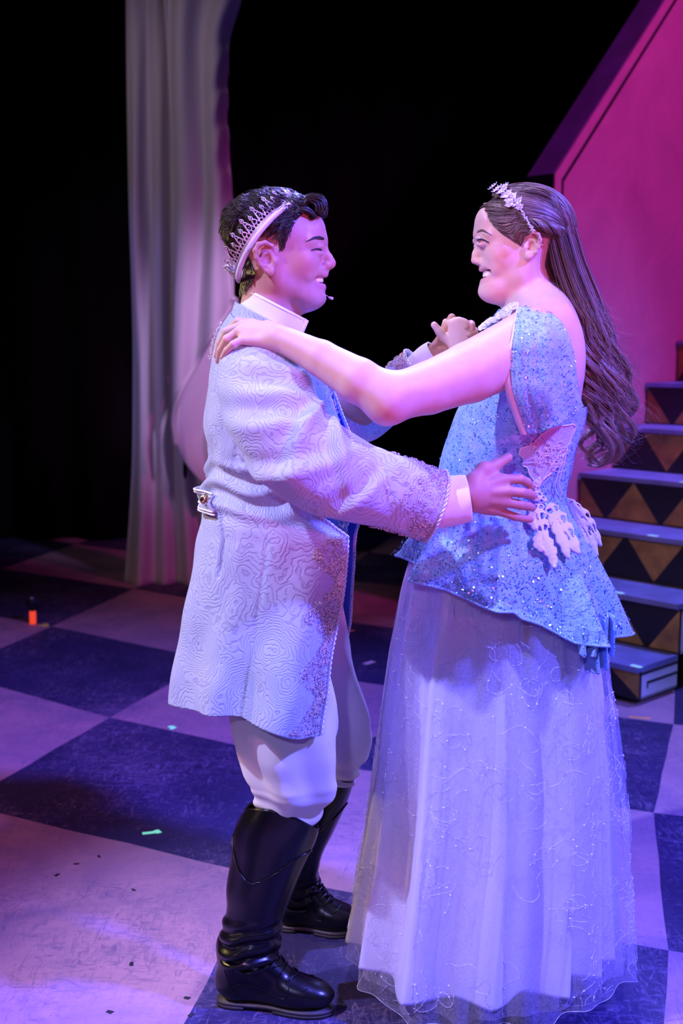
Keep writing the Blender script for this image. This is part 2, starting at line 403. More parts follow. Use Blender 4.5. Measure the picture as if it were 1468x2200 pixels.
for k in range(1, 9):
    a0 = RUN * (k - 1); top = H0 + RISE * (k - 1); bot = 0.025 if k == 1 else top - RISE
    # riser: alternating painted triangles, each its own face on the board
    zt, zb = top - 0.022, bot; up = (k % 2 == 0); P = WID / 3
    V = []; Fc = []; mi = []
    e = 0.004
    def tri(pts, m):
        n = len(V); V.extend(st(a0, w, z) for w, z in pts); Fc.append(tuple(range(n, n + len(pts)))); mi.append(m)
    zm0, zm1 = zb + 0.008, zt - 0.004
    zz = (zm0, zm1) if up else (zm1, zm0)                    # base row, apex row
    for c in range(4):
        wc = c * P
        l, r = min(WID, wc + P / 2 - 0.012), max(0, wc - P / 2 + 0.012)
        g = [(wc, zz[1]), (r, zz[0]), (l, zz[0])]
        if c == 0: g = [(0, zz[1]), (0, zz[0]), (l, zz[0])]
        if c == 3: g = [(WID, zz[1]), (r, zz[0]), (WID, zz[0])]
        tri(g, 1)
    # black remainder
    for c in range(3):
        wa, wb = c * P, (c + 1) * P; l = wa + P / 2 - 0.012; r = wb - P / 2 + 0.012
        tri([(wa, zz[1]), (l, zz[0]), (r, zz[0]), (wb, zz[1])], 0)
    tri([(0, zb), (0, zm0), (WID, zm0), (WID, zb)], 0); tri([(0, zm1), (0, zt), (WID, zt), (WID, zm1)], 0)
    n = len(V)                                               # back of the board
    V += [st(a0 + 0.018, 0, zb), st(a0 + 0.018, WID, zb), st(a0 + 0.018, WID, zt), st(a0 + 0.018, 0, zt), st(a0, 0, zb), st(a0, WID, zb), st(a0, WID, zt), st(a0, 0, zt)]
    Fc += [(n, n+1, n+2, n+3), (n+4, n, n+3, n+7), (n+5, n+6, n+2, n+1), (n+4, n+5, n+1, n), (n+7, n+3, n+2, n+6)]; mi += [0] * 5
    kid(mesh('riser', V, Fc, [M_blackpaint, M_gold], stair, mi, smooth=False), stair)
    mb = MB(); mb.box(st(a0 + RUN / 2 - 0.008, WID / 2, top - 0.011), (RUN + 0.016, WID, 0.022), (ad, wd, (0, 0, 1)))
    kid(mb.build('tread', M_tread, stair, smooth=False), stair)
    # open end (towards the house front) and near end boards
    for w_, nm in ((0.0, 'side_panel'), (WID, 'end_board')):
        mb = MB(); o = 0.009 if w_ == 0 else -0.009
        mb.box(st(a0 + RUN / 2 + 0.009, w_ + o, (bot + top) / 2 - 0.011), (RUN - 0.018, 0.016, top - bot - 0.022) if k > 1 else (RUN - 0.018, 0.016, top - 0.05), (ad, wd, (0, 0, 1)))
        sp = kid(mb.build(nm, M_panel if w_ == 0 else M_blackpaint, stair, smooth=False), stair)
        if w_ == 0:                                           # painted border line, a hair proud of the panel
            ln = MB(); d = -0.0006
            zlo, zhi = bot + 0.005, top - 0.024; al, ah = a0 + 0.001, a0 + RUN
            def strip(a_, b_, z_, y_): ln.add([st(a_, d, z_), st(b_, d, z_), st(b_, d, y_), st(a_, d, y_)], [(0, 1, 2, 3)])
            strip(al, al + 0.012, zlo, zhi); strip(al, ah, zhi - 0.014, zhi); strip(al, ah, zlo, zlo + 0.004)
            strip(al + 0.055, al + 0.066, zlo + 0.035, zhi - 0.045); strip(al + 0.055, ah, zhi - 0.058, zhi - 0.045)
            o_ = ln.build('painted_border', M_line, sp, smooth=False); o_.location = (0, 0, 0)
    wt = 0.10 + 0.0 * k if k == 1 else 0.27 + 0.02 * k
    mb = MB(); mb.box(st(a0 + 0.006, 0.02 if k == 1 else wt, top + 0.0006), (0.022, 0.05, 0.0012), (ad, wd, (0, 0, 1)))
    kid(mb.build('glow_strip', M_glow, stair, smooth=False, label='pale green glow tape on the tread edge'), stair)
mb = MB(); mb.box(st(RUN * 4, WID / 2, 0.015), (RUN * 7.6, WID - 0.08, 0.03), (ad, wd, (0, 0, 1))); kid(mb.build('base_frame', M_black, stair, smooth=False), stair)

# ---------------------------------------------------------------- pink house front, in the plane of the far stair ends
def on_house(px, py):
    d = ray(px, py); c = np.array(CAM); p0 = st(0, WID + 0.012, 0)
    t = np.dot(p0 - c, wd) / np.dot(d, wd); q = c + d * t - p0
    return np.dot(q, ad), q[2]
a_l, z_e = on_house(1190, 372); a_t, z_t = on_house(1425, 0); a_b, _ = on_house(1210, 1000)
slope = (z_t - z_e) / (a_t - a_l)
def hs(a, z, t=0.0): return st(a, WID + 0.012 + t, z)
M_pink = NT('house_paint'); _n = M_pink.n('ShaderNodeTexNoise', Scale=2.6, Detail=6.0, Roughness=0.65, Distortion=0.6); M_pink.l(M_pink.coord(), _n.inputs['Vector'])
M_pink.l(M_pink.ramp(_n.outputs['Fac'], [(0.3, (0.46, 0.26, 0.38)), (0.7, (0.60, 0.36, 0.47))]), M_pink.b.inputs['Base Color']); M_pink.b.inputs['Roughness'].default_value = 0.8
M_pink.b.inputs['Specular IOR Level'].default_value = 0.2
M_pink = M_pink.m
M_roof = pmat('purple_edge_shade', (0.10, 0.09, 0.26), 0.8, noise=0.2, nscale=6)  # dark tone stands in for the unlit edge of the flat
house = empty('house_front', tuple(hs(a_l, 0))); tag(house, 'pink painted scenery house front with sloping roof edge behind the staircase', 'scenery')
LEN = 4.6; TH = 0.16
zt2 = z_e + slope * 1.9
out_ = [(a_l, 0.0), (a_l, z_e), (a_l + 1.9, zt2), (a_l + LEN, zt2), (a_l + LEN, 0)]
def inset(d):
    k = math.hypot(1, slope); z_c = z_e + d * (slope) - d * k
    return [(a_l + d, 0.0), (a_l + d, z_c), (a_l + 1.9 + d * 0.3, z_c + slope * (1.9 - d * 0.7)), (a_l + LEN, z_c + slope * (1.9 - d * 0.7)), (a_l + LEN, 0)]
rings = [out_, inset(0.062), inset(0.082)]
V = []; Fc = []; mi = []
for r in rings: V += [hs(a, z) for a, z in r]
for k in range(2):
    for s_ in range(3):
        i0 = k * 5 + s_; i1 = (k + 1) * 5 + s_
        Fc.append((i0, i0 + 1, i1 + 1, i1)); mi.append(0 if k == 0 else 1)
Fc.append((10, 11, 12, 13, 14)); mi.append(0)
kid(mesh('painted_wall', V, Fc, [M_pink, M_line], house, mi, smooth=False), house)
# thickness of the flat: edge boards on the near side, their shade put into dark paint
def edge_board(name, p, q, mat):
    v = [hs(*p), hs(*q), hs(*q, TH), hs(*p, TH)]
    kid(mesh(name, v, [(0, 1, 2, 3)], mat, house, smooth=False), house).modifiers.new('s', 'SOLIDIFY').thickness = 0.012
edge_board('side_edge', out_[0], out_[1], M_blackpaint); edge_board('roof_edge', out_[1], out_[2], M_roof); edge_board('top_edge', out_[2], out_[3], M_roof)
# ================================================================ smooth bodies: blended round cones and ellipsoids, meshed by surface nets
class Body:
    def __init__(s): s.p = []
    def _add(s, kind, par, cen, rad, op, k):
        s.p.append((kind, par, np.asarray(cen, float), float(rad), op, float(k)))
    def cone(s, a, b, r1, r2, k=0.012, op='u', flat=None):
        """round cone a-b; flat = (axis, factor): squashed along axis"""
        a = np.asarray(a, float); b = np.asarray(b, float)
        c = (a + b) / 2; R = np.linalg.norm(b - a) / 2 + max(r1, r2)
        s._add('c', (a, b, r1, r2, flat), c, R, op, k)
    def chain(s, pts, rs, k=0.012, op='u', flat=None):
        for i in range(len(pts) - 1): s.cone(pts[i], pts[i+1], rs[i], rs[i+1], k if i == 0 else min(k, 0.006), op, flat)
    def ell(s, c, r, k=0.012, op='u', rot=None):
        c = np.asarray(c, float); r = np.asarray(r, float)
        s._add('e', (c, r, np.eye(3) if rot is None else np.asarray(rot, float)), c, r.max(), op, k)
    @staticmethod
    def dist(kind, par, P):
        if kind == 'c':
            a, b, r1, r2, flat = par
            pa = P - a; ba = b - a
            if flat is not None:
                n, f = flat; n = np.asarray(n, float) / np.linalg.norm(n)
                pa = pa + np.outer(pa @ n, n) * (1 / f - 1); ba = ba + n * (ba @ n) * (1 / f - 1)
            h = np.clip(pa @ ba / (ba @ ba + 1e-12), 0, 1)
            d = np.linalg.norm(pa - h[:, None] * ba, axis=1) - (r1 + (r2 - r1) * h)
            if flat is not None: d = d * min(1, 0.5 + 0.5 * flat[1])
            return d
        c, r, R = par
        q = (P - c) @ R.T                       # rows of R: local axes
        k0 = np.linalg.norm(q / r, axis=1); k1 = np.linalg.norm(q / (r * r), axis=1)
        return k0 * (k0 - 1) / np.maximum(k1, 1e-9)
    def evalb(s, P, bid, bc, br):
        """P points, bid block index of each, bc block centres, br block radius"""
        d = np.full(len(P), 0.3)
        for kind, par, cen, rad, op, k in s.p:
            near = np.linalg.norm(bc - cen, axis=1) < rad + br + max(k, 0.004) * 2.0 + 0.035
            if not near.any(): continue
            sel = near[bid] if len(bc) > 1 else slice(None)
            q = s.dist(kind, par, P[sel]); o = d[sel]
            if op == 'u': h = np.clip(0.5 + 0.5 * (o - q) / k, 0, 1); d[sel] = o * (1 - h) + q * h - k * h * (1 - h)
            else: h = np.clip(0.5 - 0.5 * (o + q) / k, 0, 1); d[sel] = o * (1 - h) - q * h + k * h * (1 - h)
        return d
    def d(s, P):
        P = np.atleast_2d(np.asarray(P, float)); return s.evalb(P, np.zeros(len(P), int), P.mean(0)[None], np.linalg.norm(P - P.mean(0), axis=1).max() + 0.3)
    def snap(s, P, off=0.0, n=8):
        """slide points onto the skin (off metres proud of it)"""
        P = np.atleast_2d(np.asarray(P, float)).copy(); e = 0.0012
        for _ in range(n):
            d0 = s.d(P); g = np.stack([s.d(P + np.eye(3)[a] * e) - s.d(P - np.eye(3)[a] * e) for a in range(3)], 1)
            g /= np.linalg.norm(g, axis=1)[:, None] + 1e-9
            P -= g * np.clip(d0 - off, -0.02, 0.02)[:, None] * 0.9
        return P
    def seen(s, px, py, y0=0.0, off=0.0):
        """near-side surface points in line with those pixels (sphere tracing along the sight lines)"""
        px = np.atleast_1d(np.asarray(px, float)); py = np.atleast_1d(np.asarray(py, float))
        D = np.stack([ray(a, b) for a, b in zip(px, py)]); D /= np.linalg.norm(D, axis=1)[:, None]
        T = (y0 - 0.125 - CAM[1]) / D[:, 1]; C = np.array(CAM)
        for _ in range(26): T = T + np.clip(s.d(C + D * T[:, None]) - off, -0.01, 0.02) * 0.8
        return C + D * np.minimum(T, (y0 + 0.01 - CAM[1]) / D[:, 1])[:, None]
    def mesh(s, h, B=8):
        """-> verts, quads"""
        lo = np.min([c - r for _, _, c, r, op, _ in s.p if op == 'u'], 0) - 3 * h
        hi = np.max([c + r for _, _, c, r, op, _ in s.p if op == 'u'], 0) + 3 * h
        bs = B * h; nb = np.ceil((hi - lo) / bs).astype(int) + 1
        br = bs * math.sqrt(3) / 2
        cand = []
        for kind, par, cen, rad, op, k in s.p:            # only blocks near a primitive's skin can matter
            if op != 'u': continue
            i0 = np.maximum(np.floor((cen - rad - 0.02 - lo) / bs).astype(int), 0); i1 = np.minimum(np.floor((cen + rad + 0.02 - lo) / bs).astype(int), nb - 1)
            g = np.stack(np.meshgrid(*[np.arange(i0[a], i1[a] + 1) for a in range(3)], indexing='ij'), -1).reshape(-1, 3)
            c = lo + (g + 0.5) * bs; d = s.dist(kind, par, c)
            cand.append(g[np.abs(d) < br * 2.4 + max(k, 0.01) * 1.5])
        g = np.concatenate(cand); key = np.unique((g[:, 0] * nb[1] + g[:, 1]) * nb[2] + g[:, 2])
        g = np.stack([key // (nb[1] * nb[2]), key // nb[2] % nb[1], key % nb[2]], 1)
        bc = lo + (g + 0.5) * bs
        d = s.evalb(bc, np.arange(len(bc)), bc, br)
        g = g[np.abs(d) < br * 2.1]; bc = lo + (g + 0.5) * bs; nB = len(g)
        m = B + 1
        loc = np.stack(np.meshgrid(*[np.arange(m)] * 3, indexing='ij'), -1).reshape(-1, 3)
        gi = g[:, None] * B + loc[None]                   # global grid index
        P = lo + gi.reshape(-1, 3) * h
        D = s.evalb(P, np.repeat(np.arange(nB), m**3), bc, br).reshape(nB, m, m, m)
        ins = D < 0
        # cells
        acc = np.zeros((nB, B, B, B, 3)); cnt = np.zeros((nB, B, B, B))
        corner = [(a, b, c) for a in (0, 1) for b in (0, 1) for c in (0, 1)]
        for p in corner:
            for ax in range(3):
                if p[ax]: continue
                q = list(p); q[ax] = 1
                A = D[:, p[0]:p[0]+B, p[1]:p[1]+B, p[2]:p[2]+B]; C = D[:, q[0]:q[0]+B, q[1]:q[1]+B, q[2]:q[2]+B]
                x = (A < 0) != (C < 0)
                t = np.where(x, A / np.where(x, A - C, 1), 0)
                for k in range(3): acc[..., k] += np.where(x, p[k] + (t if k == ax else 0), 0)
                cnt += x
        act = cnt > 0
        ib, i, j, k = np.nonzero(act)
        cell = g[ib] * B + np.stack([i, j, k], 1)
        V = lo + (cell + acc[act] / cnt[act][:, None]) * h
        N = nb * B + 2
        ck = (cell[:, 0].astype(np.int64) * N[1] + cell[:, 1]) * N[2] + cell[:, 2]
        order = np.argsort(ck); cks = ck[order]; V = V[order]
        def find(c):
            kk = (c[:, 0].astype(np.int64) * N[1] + c[:, 1]) * N[2] + c[:, 2]
            pos = np.clip(np.searchsorted(cks, kk), 0, len(cks) - 1)
            return np.where(cks[pos] == kk, pos, -1)
        quads = []
        for ax in range(3):
            sl0 = [slice(0, B)] * 3; sl1 = [slice(0, B)] * 3; sl1[ax] = slice(1, B + 1)
            A = ins[(slice(None), *sl0)]; C = ins[(slice(None), *sl1)]
            ib, i, j, k = np.nonzero(A != C)
            flip = A[ib, i, j, k]
            c = g[ib] * B + np.stack([i, j, k], 1)
            e1 = np.zeros(3, int); e2 = np.zeros(3, int); e1[(ax + 1) % 3] = 1; e2[(ax + 2) % 3] = 1
            q = np.stack([find(c - e1 - e2), find(c - e2), find(c), find(c - e1)], 1)
            q = np.where(flip[:, None], q, q[:, ::-1])
            quads.append(q[(q >= 0).all(1)])
        Q = np.concatenate(quads)
        used, inv = np.unique(Q, return_inverse=True)
        return V[used], inv.reshape(Q.shape)
def relax(V, Q, n=1, w=0.5):
    """a little Laplacian smoothing"""
    for _ in range(n):
        s = np.zeros_like(V); c = np.zeros(len(V))
        for a in range(4):
            for b in (1, 3):
                np.add.at(s, Q[:, a], V[Q[:, (a + b) % 4]]); np.add.at(c, Q[:, a], 1)
        V = V * (1 - w) + w * s / np.maximum(c, 1)[:, None]
    return V
def vcolor(o, cols):
    a = o.data.color_attributes.new('Col', 'FLOAT_COLOR', 'POINT')
    a.data.foreach_set('color', np.concatenate([cols, np.ones((len(cols), 1))], 1).astype(np.float32).ravel())
# ================================================================ THE PRINCE
def frame_of(y0):
    """pixel frame of a person standing at depth y0: pt(px, py, l) with l = pixels towards the camera"""
    def pt(px, py, l=0.0, y=None):
        if y is not None: return W(px, py, y)
        d = abs(l) * SC(py, y0)
        q = W(px, py, y0 - d)                # as seen on the near side; the far side mirrors it
        if l < 0: q[1] = y0 + d
        return q
    return pt
U = SC(540, 0.0)                          # metres per pixel at head height
pr = frame_of(0.0)
def skin_mat(name, base, lip):
    t = NT(name); b = t.b
    a = t.n('ShaderNodeVertexColor'); a.layer_name = 'Col'
    n = t.n('ShaderNodeTexNoise', Scale=60.0, Detail=4.0); t.l(t.coord(), n.inputs['Vector'])
    k = t.ramp(n.outputs['Fac'], [(0.3, (0.93, 0.92, 0.91)), (0.7, (1.0, 1.0, 1.0))])
    m = t.t.nodes.new('ShaderNodeMix'); m.data_type = 'RGBA'; m.blend_type = 'MULTIPLY'; m.inputs[0].default_value = 1.0
    t.l(a.outputs['Color'], m.inputs[6]); t.l(k, m.inputs[7]); t.l(m.outputs[2], b.inputs['Base Color'])
    b.inputs['Roughness'].default_value = 0.5; b.inputs['Specular IOR Level'].default_value = 0.35
    b.inputs['Subsurface Weight'].default_value = 0.25; b.inputs['Subsurface Radius'].default_value = (1, 0.35, 0.2); b.inputs['Subsurface Scale'].default_value = 0.008
    n2 = t.n('ShaderNodeTexNoise', Scale=900.0, Detail=2.0); t.l(t.coord(), n2.inputs['Vector']); t.bump(n2.outputs['Fac'], 0.08, 0.0006)
    return t.m
M_skin = skin_mat('skin', 0, 0)
M_tooth = pmat('tooth_enamel', (0.86, 0.82, 0.74), 0.25, noise=0.05)
M_eye = pmat('eye_white', (0.72, 0.68, 0.66), 0.15, noise=0.05)
M_iris = pmat('iris_brown', (0.03, 0.018, 0.012), 0.1, noise=0.2)
M_lash = pmat('black_lash', (0.008, 0.006, 0.007), 0.5, noise=0.2)
M_mouth = pmat('mouth_inside', (0.10, 0.02, 0.025), 0.5, noise=0.2)
M_gum = pmat('gum_pink', (0.45, 0.14, 0.15), 0.4, noise=0.1)

def in_poly(px, py, poly):
    inside = np.zeros(len(px), bool); n = len(poly)
    for i in range(n):
        x1, y1 = poly[i]; x2, y2 = poly[(i + 1) % n]
        c = ((y1 > py) != (y2 > py)) & (px < (x2 - x1) * (py - y1) / ((y2 - y1) if y2 != y1 else 1e-9) + x1)
        inside ^= c
    return inside
def to_px(V):
    D = V - np.array(CAM); zc = D[:, 1] * CP - D[:, 2] * SP
    return 734 + F * D[:, 0] / zc, 1100 + F * (-D[:, 1] * SP - D[:, 2] * CP) / zc
def profile_px(V, y0):
    """where the point would project if slid sideways into the plane y = y0 of the head"""
    Q = V.copy(); Q[:, 1] = y0; return to_px(Q)

def both(f):
    for s in (1, -1): f(s)

def head_prince(B, k=1.0):
    u = U
    P = lambda x, y, l=0: pr(x, y, l)
    E = lambda c, r, kk=0.014, op='u', rot=None: B.ell(P(*c), np.array((r[0], r[2], r[1])) * u, kk, op, rot)   # r = (across, up, towards camera)
    C = lambda a, b, r1, r2, kk=0.010, op='u': B.cone(P(*a), P(*b), r1*u, r2*u, kk, op)
    E((590, 507, 0), (94, 81, 76))                               # skull
    E((626, 524, 0), (70, 70, 67), 0.02)                         # front of the face
    E((640, 585, 0), (54, 66, 54), 0.02)
    C((664, 632, 9), (664, 632, -9), 25, 25, 0.02)
    E((679, 641, 0), (22, 17, 23), 0.012)                        # chin
    both(lambda s: C((598, 602, s*50), (662, 640, s*18), 14, 13, 0.035))     # jaw line
    both(lambda s: C((590, 560, s*57), (598, 604, s*50), 14, 14, 0.035))
    both(lambda s: E((650, 566, s*43), (26, 22, 19), 0.03))     # cheek raised by the smile
    both(lambda s: C((692, 517, s*9), (666, 519, s*50), 10, 10, 0.012))     # brow
    E((682, 494, 0), (15, 26, 40), 0.02)                         # forehead
    both(lambda s: E((699, 538, s*33), (17, 10, 17), 0.008, 's'))           # eye socket
    C((691, 526, 0), (706, 556, 0), 8, 9.5, 0.012)               # nose
    C((705, 556, 0), (709, 565.5, 0), 10, 13, 0.006)
    both(lambda s: E((700, 570, s*13), (12, 8.5, 8), 0.004))
    both(lambda s: E((705, 578, s*7), (5, 3.5, 3.6), 0.002, 's'))
    both(lambda s: E((689, 568, s*23), (6, 10, 5), 0.006, 's'))  # crease behind the nostril
    C((698, 576, 0), (696, 588, 0), 9, 8, 0.008)                 # philtrum
    E((684, 588, 0), (17, 13, 36), 0.012)                        # around the teeth
    E((680, 616, 0), (18, 12, 32), 0.012)
    both(lambda s: C((690, 577, s*24), (660, 592, s*46), 5, 9, 0.008))      # laugh fold
    E((691, 602.5, 0), (27, 10.5, 46), 0.003, 's')
    both(lambda s: E((683, 600, s*27), (13, 6.5, 13), 0.003, 's'))                   # open smile
    for s in (1, -1):
        B.chain([P(a, b, s*c) for a, b, c in [(698, 590.5, 0), (697, 590, 10), (691, 591, 21), (682, 593, 30), (671, 598, 36)]], np.array([5.5, 5.5, 4.6, 3.8, 3]) * u, 0.004)
        B.chain([P(a, b, s*c) for a, b, c in [(692, 617, 0), (691, 616.5, 10), (686, 614, 21), (679, 609, 30), (671, 600, 36)]], np.array([7, 7, 5.5, 4, 3]) * u, 0.005)
    # eyelids
    for s in (1, -1):
        B.chain([P(a, b, s*c) for a, b, c in [(690, 534, 18), (691, 529.8, 27), (686, 529.3, 38), (671, 536.6, 48)]], [4*u, 5*u, 5*u, 4*u], 0.004)
        B.chain([P(a, b, s*c) for a, b, c in [(690, 539, 18), (690, 543.5, 28), (684, 544.5, 39), (670, 540, 48)]], [3.4*u, 3.8*u, 3.8*u, 3.2*u], 0.007)
        for y2 in (532, 539, 546): C((663, 539, s*51), (648, y2, s*60), 1.6, 1.2, 0.003)
    # ears
    for s in (1, -1):
        c = P(571, 556, s*80); rot = np.array([[0.93, -0.12*s, 0.36], [0.1*s, 0.99, 0], [-0.36, 0.05, 0.93]])
        B.ell(c, np.array((19, 7, 31)) * u, 0.006, 'u', rot)
        B.ell(P(577, 558, s*89), np.array((10, 7, 15)) * u, 0.004, 's', rot)
        B.ell(P(566, 540, s*91), np.array((10, 5, 9)) * u, 0.004, 's', rot)
        B.chain([P(a, b, s*l) for a, b, l in [(590, 545, 76), (585, 529, 83), (570, 521.5, 89), (555, 525, 94), (548, 538, 96), (551, 554, 95), (559, 569, 91), (570, 582, 86)]], np.array([4, 4.6, 5, 5, 5, 4.8, 4.6, 4.6]) * u, 0.003)
        B.chain([P(a, b, s*l) for a, b, l in [(579, 539, 84), (566, 546, 88), (561, 558, 89), (566, 570, 87), (579, 574, 84)]], np.array([3.2, 3.8, 4.2, 4.2, 3.6]) * u, 0.003)
        B.ell(P(580, 584, s*84), np.array((9.5, 5.5, 9)) * u, 0.005)
        B.ell(P(592, 561, s*80), np.array((5, 5, 7)) * u, 0.005)
    # neck
    B.cone(P(584, 590, 0), P(566, 730, 0), 56*u, 62*u, 0.02)
    C((655, 645, 0), (600, 690, 0), 10, 20, 0.03)

def finger(B, pts, rs, k=0.0022):
    B.chain(pts, rs, k)

def body_prince():
    B = Body(); head_prince(B)
    m = 1e-3
    # right hand spread on the waist of the dress
    q = lambda x, y, d: W(x, y, d)
    wr = q(1010, 1063, -0.262)
    K = [q(1083, 1030, -0.240), q(1091, 1055, -0.245), q(1088, 1079, -0.240), q(1079, 1100, -0.228)]
    base = [q(1022, 1045, -0.257), q(1022, 1058, -0.262), q(1020, 1072, -0.260), q(1018, 1086, -0.250)]
    for i in range(4): B.cone(base[i], K[i], 13*m, (10.5, 10.5, 10, 9)[i]*m, 0.014)
    B.cone(wr + np.array((-0.05, 0.004, 0)), wr + np.array((0, .003, 0)), 24*m, 25*m, 0.02, flat=((0, 1, 0), 0.72))
    B.ell(q(1050, 1064, -0.236), np.array((38, 12, 34))*m, 0.012)
    F4 = [[K[0], q(1117, 1029, -0.232), q(1133, 1036, -0.213), q(1141, 1046, -0.196)],
          [K[1], q(1120, 1058, -0.236), q(1137, 1061, -0.214), q(1145, 1066, -0.198)],
          [K[2], q(1118, 1085, -0.230), q(1135, 1088, -0.211), q(1144, 1091, -0.196)],
          [K[3], q(1105, 1110, -0.222), q(1124, 1114, -0.212), q(1140, 1116, -0.202)]]
    for f, r in zip(F4, (9.6, 9.8, 9.4, 8.2)): finger(B, f, np.array((r + .6, r, r * .93, r * .84)) * m)
    th = [q(1020, 1030, -0.252), q(1040, 1008, -0.238), q(1066, 999, -0.226), q(1092, 983, -0.216)]
    B.chain(th, np.array((16, 12.5, 10.5, 9)) * m, 0.012)
    B.cone(th[1], K[0] + np.array((-0.012, 0.004, 0)), 9*m, 8*m, 0.016)
    for a, b in zip(base, K): B.cone(a * 0.5 + b * 0.5 + np.array((0, -0.0085, 0)), b + np.array((0, -0.0035, 0)), 2.2*m, 3.2*m, 0.007)   # tendons
    # left hand, held out beyond, cupping hers
    w2 = q(940, 764, 0.17)
    B.cone(q(905, 790, 0.178), w2, 19*m, 23*m, 0.02)
    B.cone(w2, q(962, 735, 0.215), 24*m, 22*m, 0.02)
    B.ell(q(968, 728, 0.222), np.array((30, 14, 36))*m, 0.015)
    B.chain([w2 + np.array((0.0, 0.01, 0.012)), q(952, 722, 0.195), q(962, 700, 0.19), q(971, 682, 0.188)], np.array((17, 12, 10.2, 9)) * m, 0.01)
    for i, (kn, p1, tip) in enumerate([((990, 700), (1012, 697), (1013, 701)), ((995, 714), (1019, 711), (1020, 716)), ((994, 730), (1019, 728), (1017, 733)), ((988, 746), (1010, 746), (1008, 750))]):
        finger(B, [q(*kn, 0.235), q(*p1, 0.215), q(*tip, 0.185), q(tip[0] - 12, tip[1] + 3, 0.168)], np.array((10, 9.5, 9, 8)) * m)
    # everything below the clothes, so that the figure is one continuous body
    B.chain([W(566, 730, 0), W(560, 850, 0), W(568, 1050, 0), W(580, 1200, 0)], [0.06, 0.11, 0.10, 0.10], 0.03)
    for s in (1, -1):
        B.chain([W(575, 770, 0) + np.array((0, -s*0.05, 0)), W(570, 780, 0) + np.array((0, -s*0.15, 0))], [0.05, 0.05], 0.03)
    B.chain([W(570, 785, -0.15), W(655, 985, -0.31), wr], [0.045, 0.035, 0.018], 0.03)
    B.chain([W(600, 790, 0.15), W(785, 890, 0.21), w2], [0.045, 0.03, 0.018], 0.03)
    B.chain([W(585, 1200, -0.08), W(640, 1620, -0.12), W(560, 1960, -0.045)], [0.075, 0.05, 0.04], 0.03)
    B.chain([W(600, 1200, 0.08), W(730, 1560, 0.13), W(650, 1850, 0.30)], [0.075, 0.05, 0.035], 0.03)
    return B
prince = empty('person', tuple(G(585, 2110)))
tag(prince, 'dark haired man in a pale lavender brocade coat and black riding boots, embracing the woman', 'person')
def pk(o): o.location = -np.array(prince.location); return o      # parts of the prince, built in world space
bp = body_prince(); Vb, Qb = bp.mesh(0.0024)
body = pk(mesh('body', Vb, Qb, M_skin, prince))
def paint_skin(V, y0, base, lips, lipbox, rosy, extra=None):
    px, py = profile_px(V, y0)
    c = np.tile(np.array(base), (len(V), 1))
    def blend(w, col): c[:] = c * (1 - w[:, None]) + np.array(col) * w[:, None]
    for (x, y, rx, ry, wgt) in rosy: blend(wgt * np.exp(-((px - x) / rx)**2 - ((py - y) / ry)**2), (base[0] * 0.95, base[1] * 0.62, base[2] * 0.6))
    return c, px, py, blend
SK1 = (0.53, 0.27, 0.20)
c, px, py, blend = paint_skin(Vb, 0.0, SK1, None, None, [(655, 566, 26, 22, .5), (715, 566, 14, 12, .5), (570, 555, 26, 40, .45), (1120, 1070, 60, 50, .35)])
lat = np.abs(Vb[:, 1]) / U
blend(0.35 * smoothstep(585, 612, py) * (1 - smoothstep(668, 690, py)) * smoothstep(600, 640, px) * (lat < 90), (0.40, 0.29, 0.26))            # shaven jaw
mouth = [(664, 599), (690, 586.5), (710, 588), (710, 622), (688, 623), (670, 606)]
inm = in_poly(px, py, mouth) & (lat < 41)
blend(0.75 * inm, (0.50, 0.20, 0.19))
vcolor(body, c)

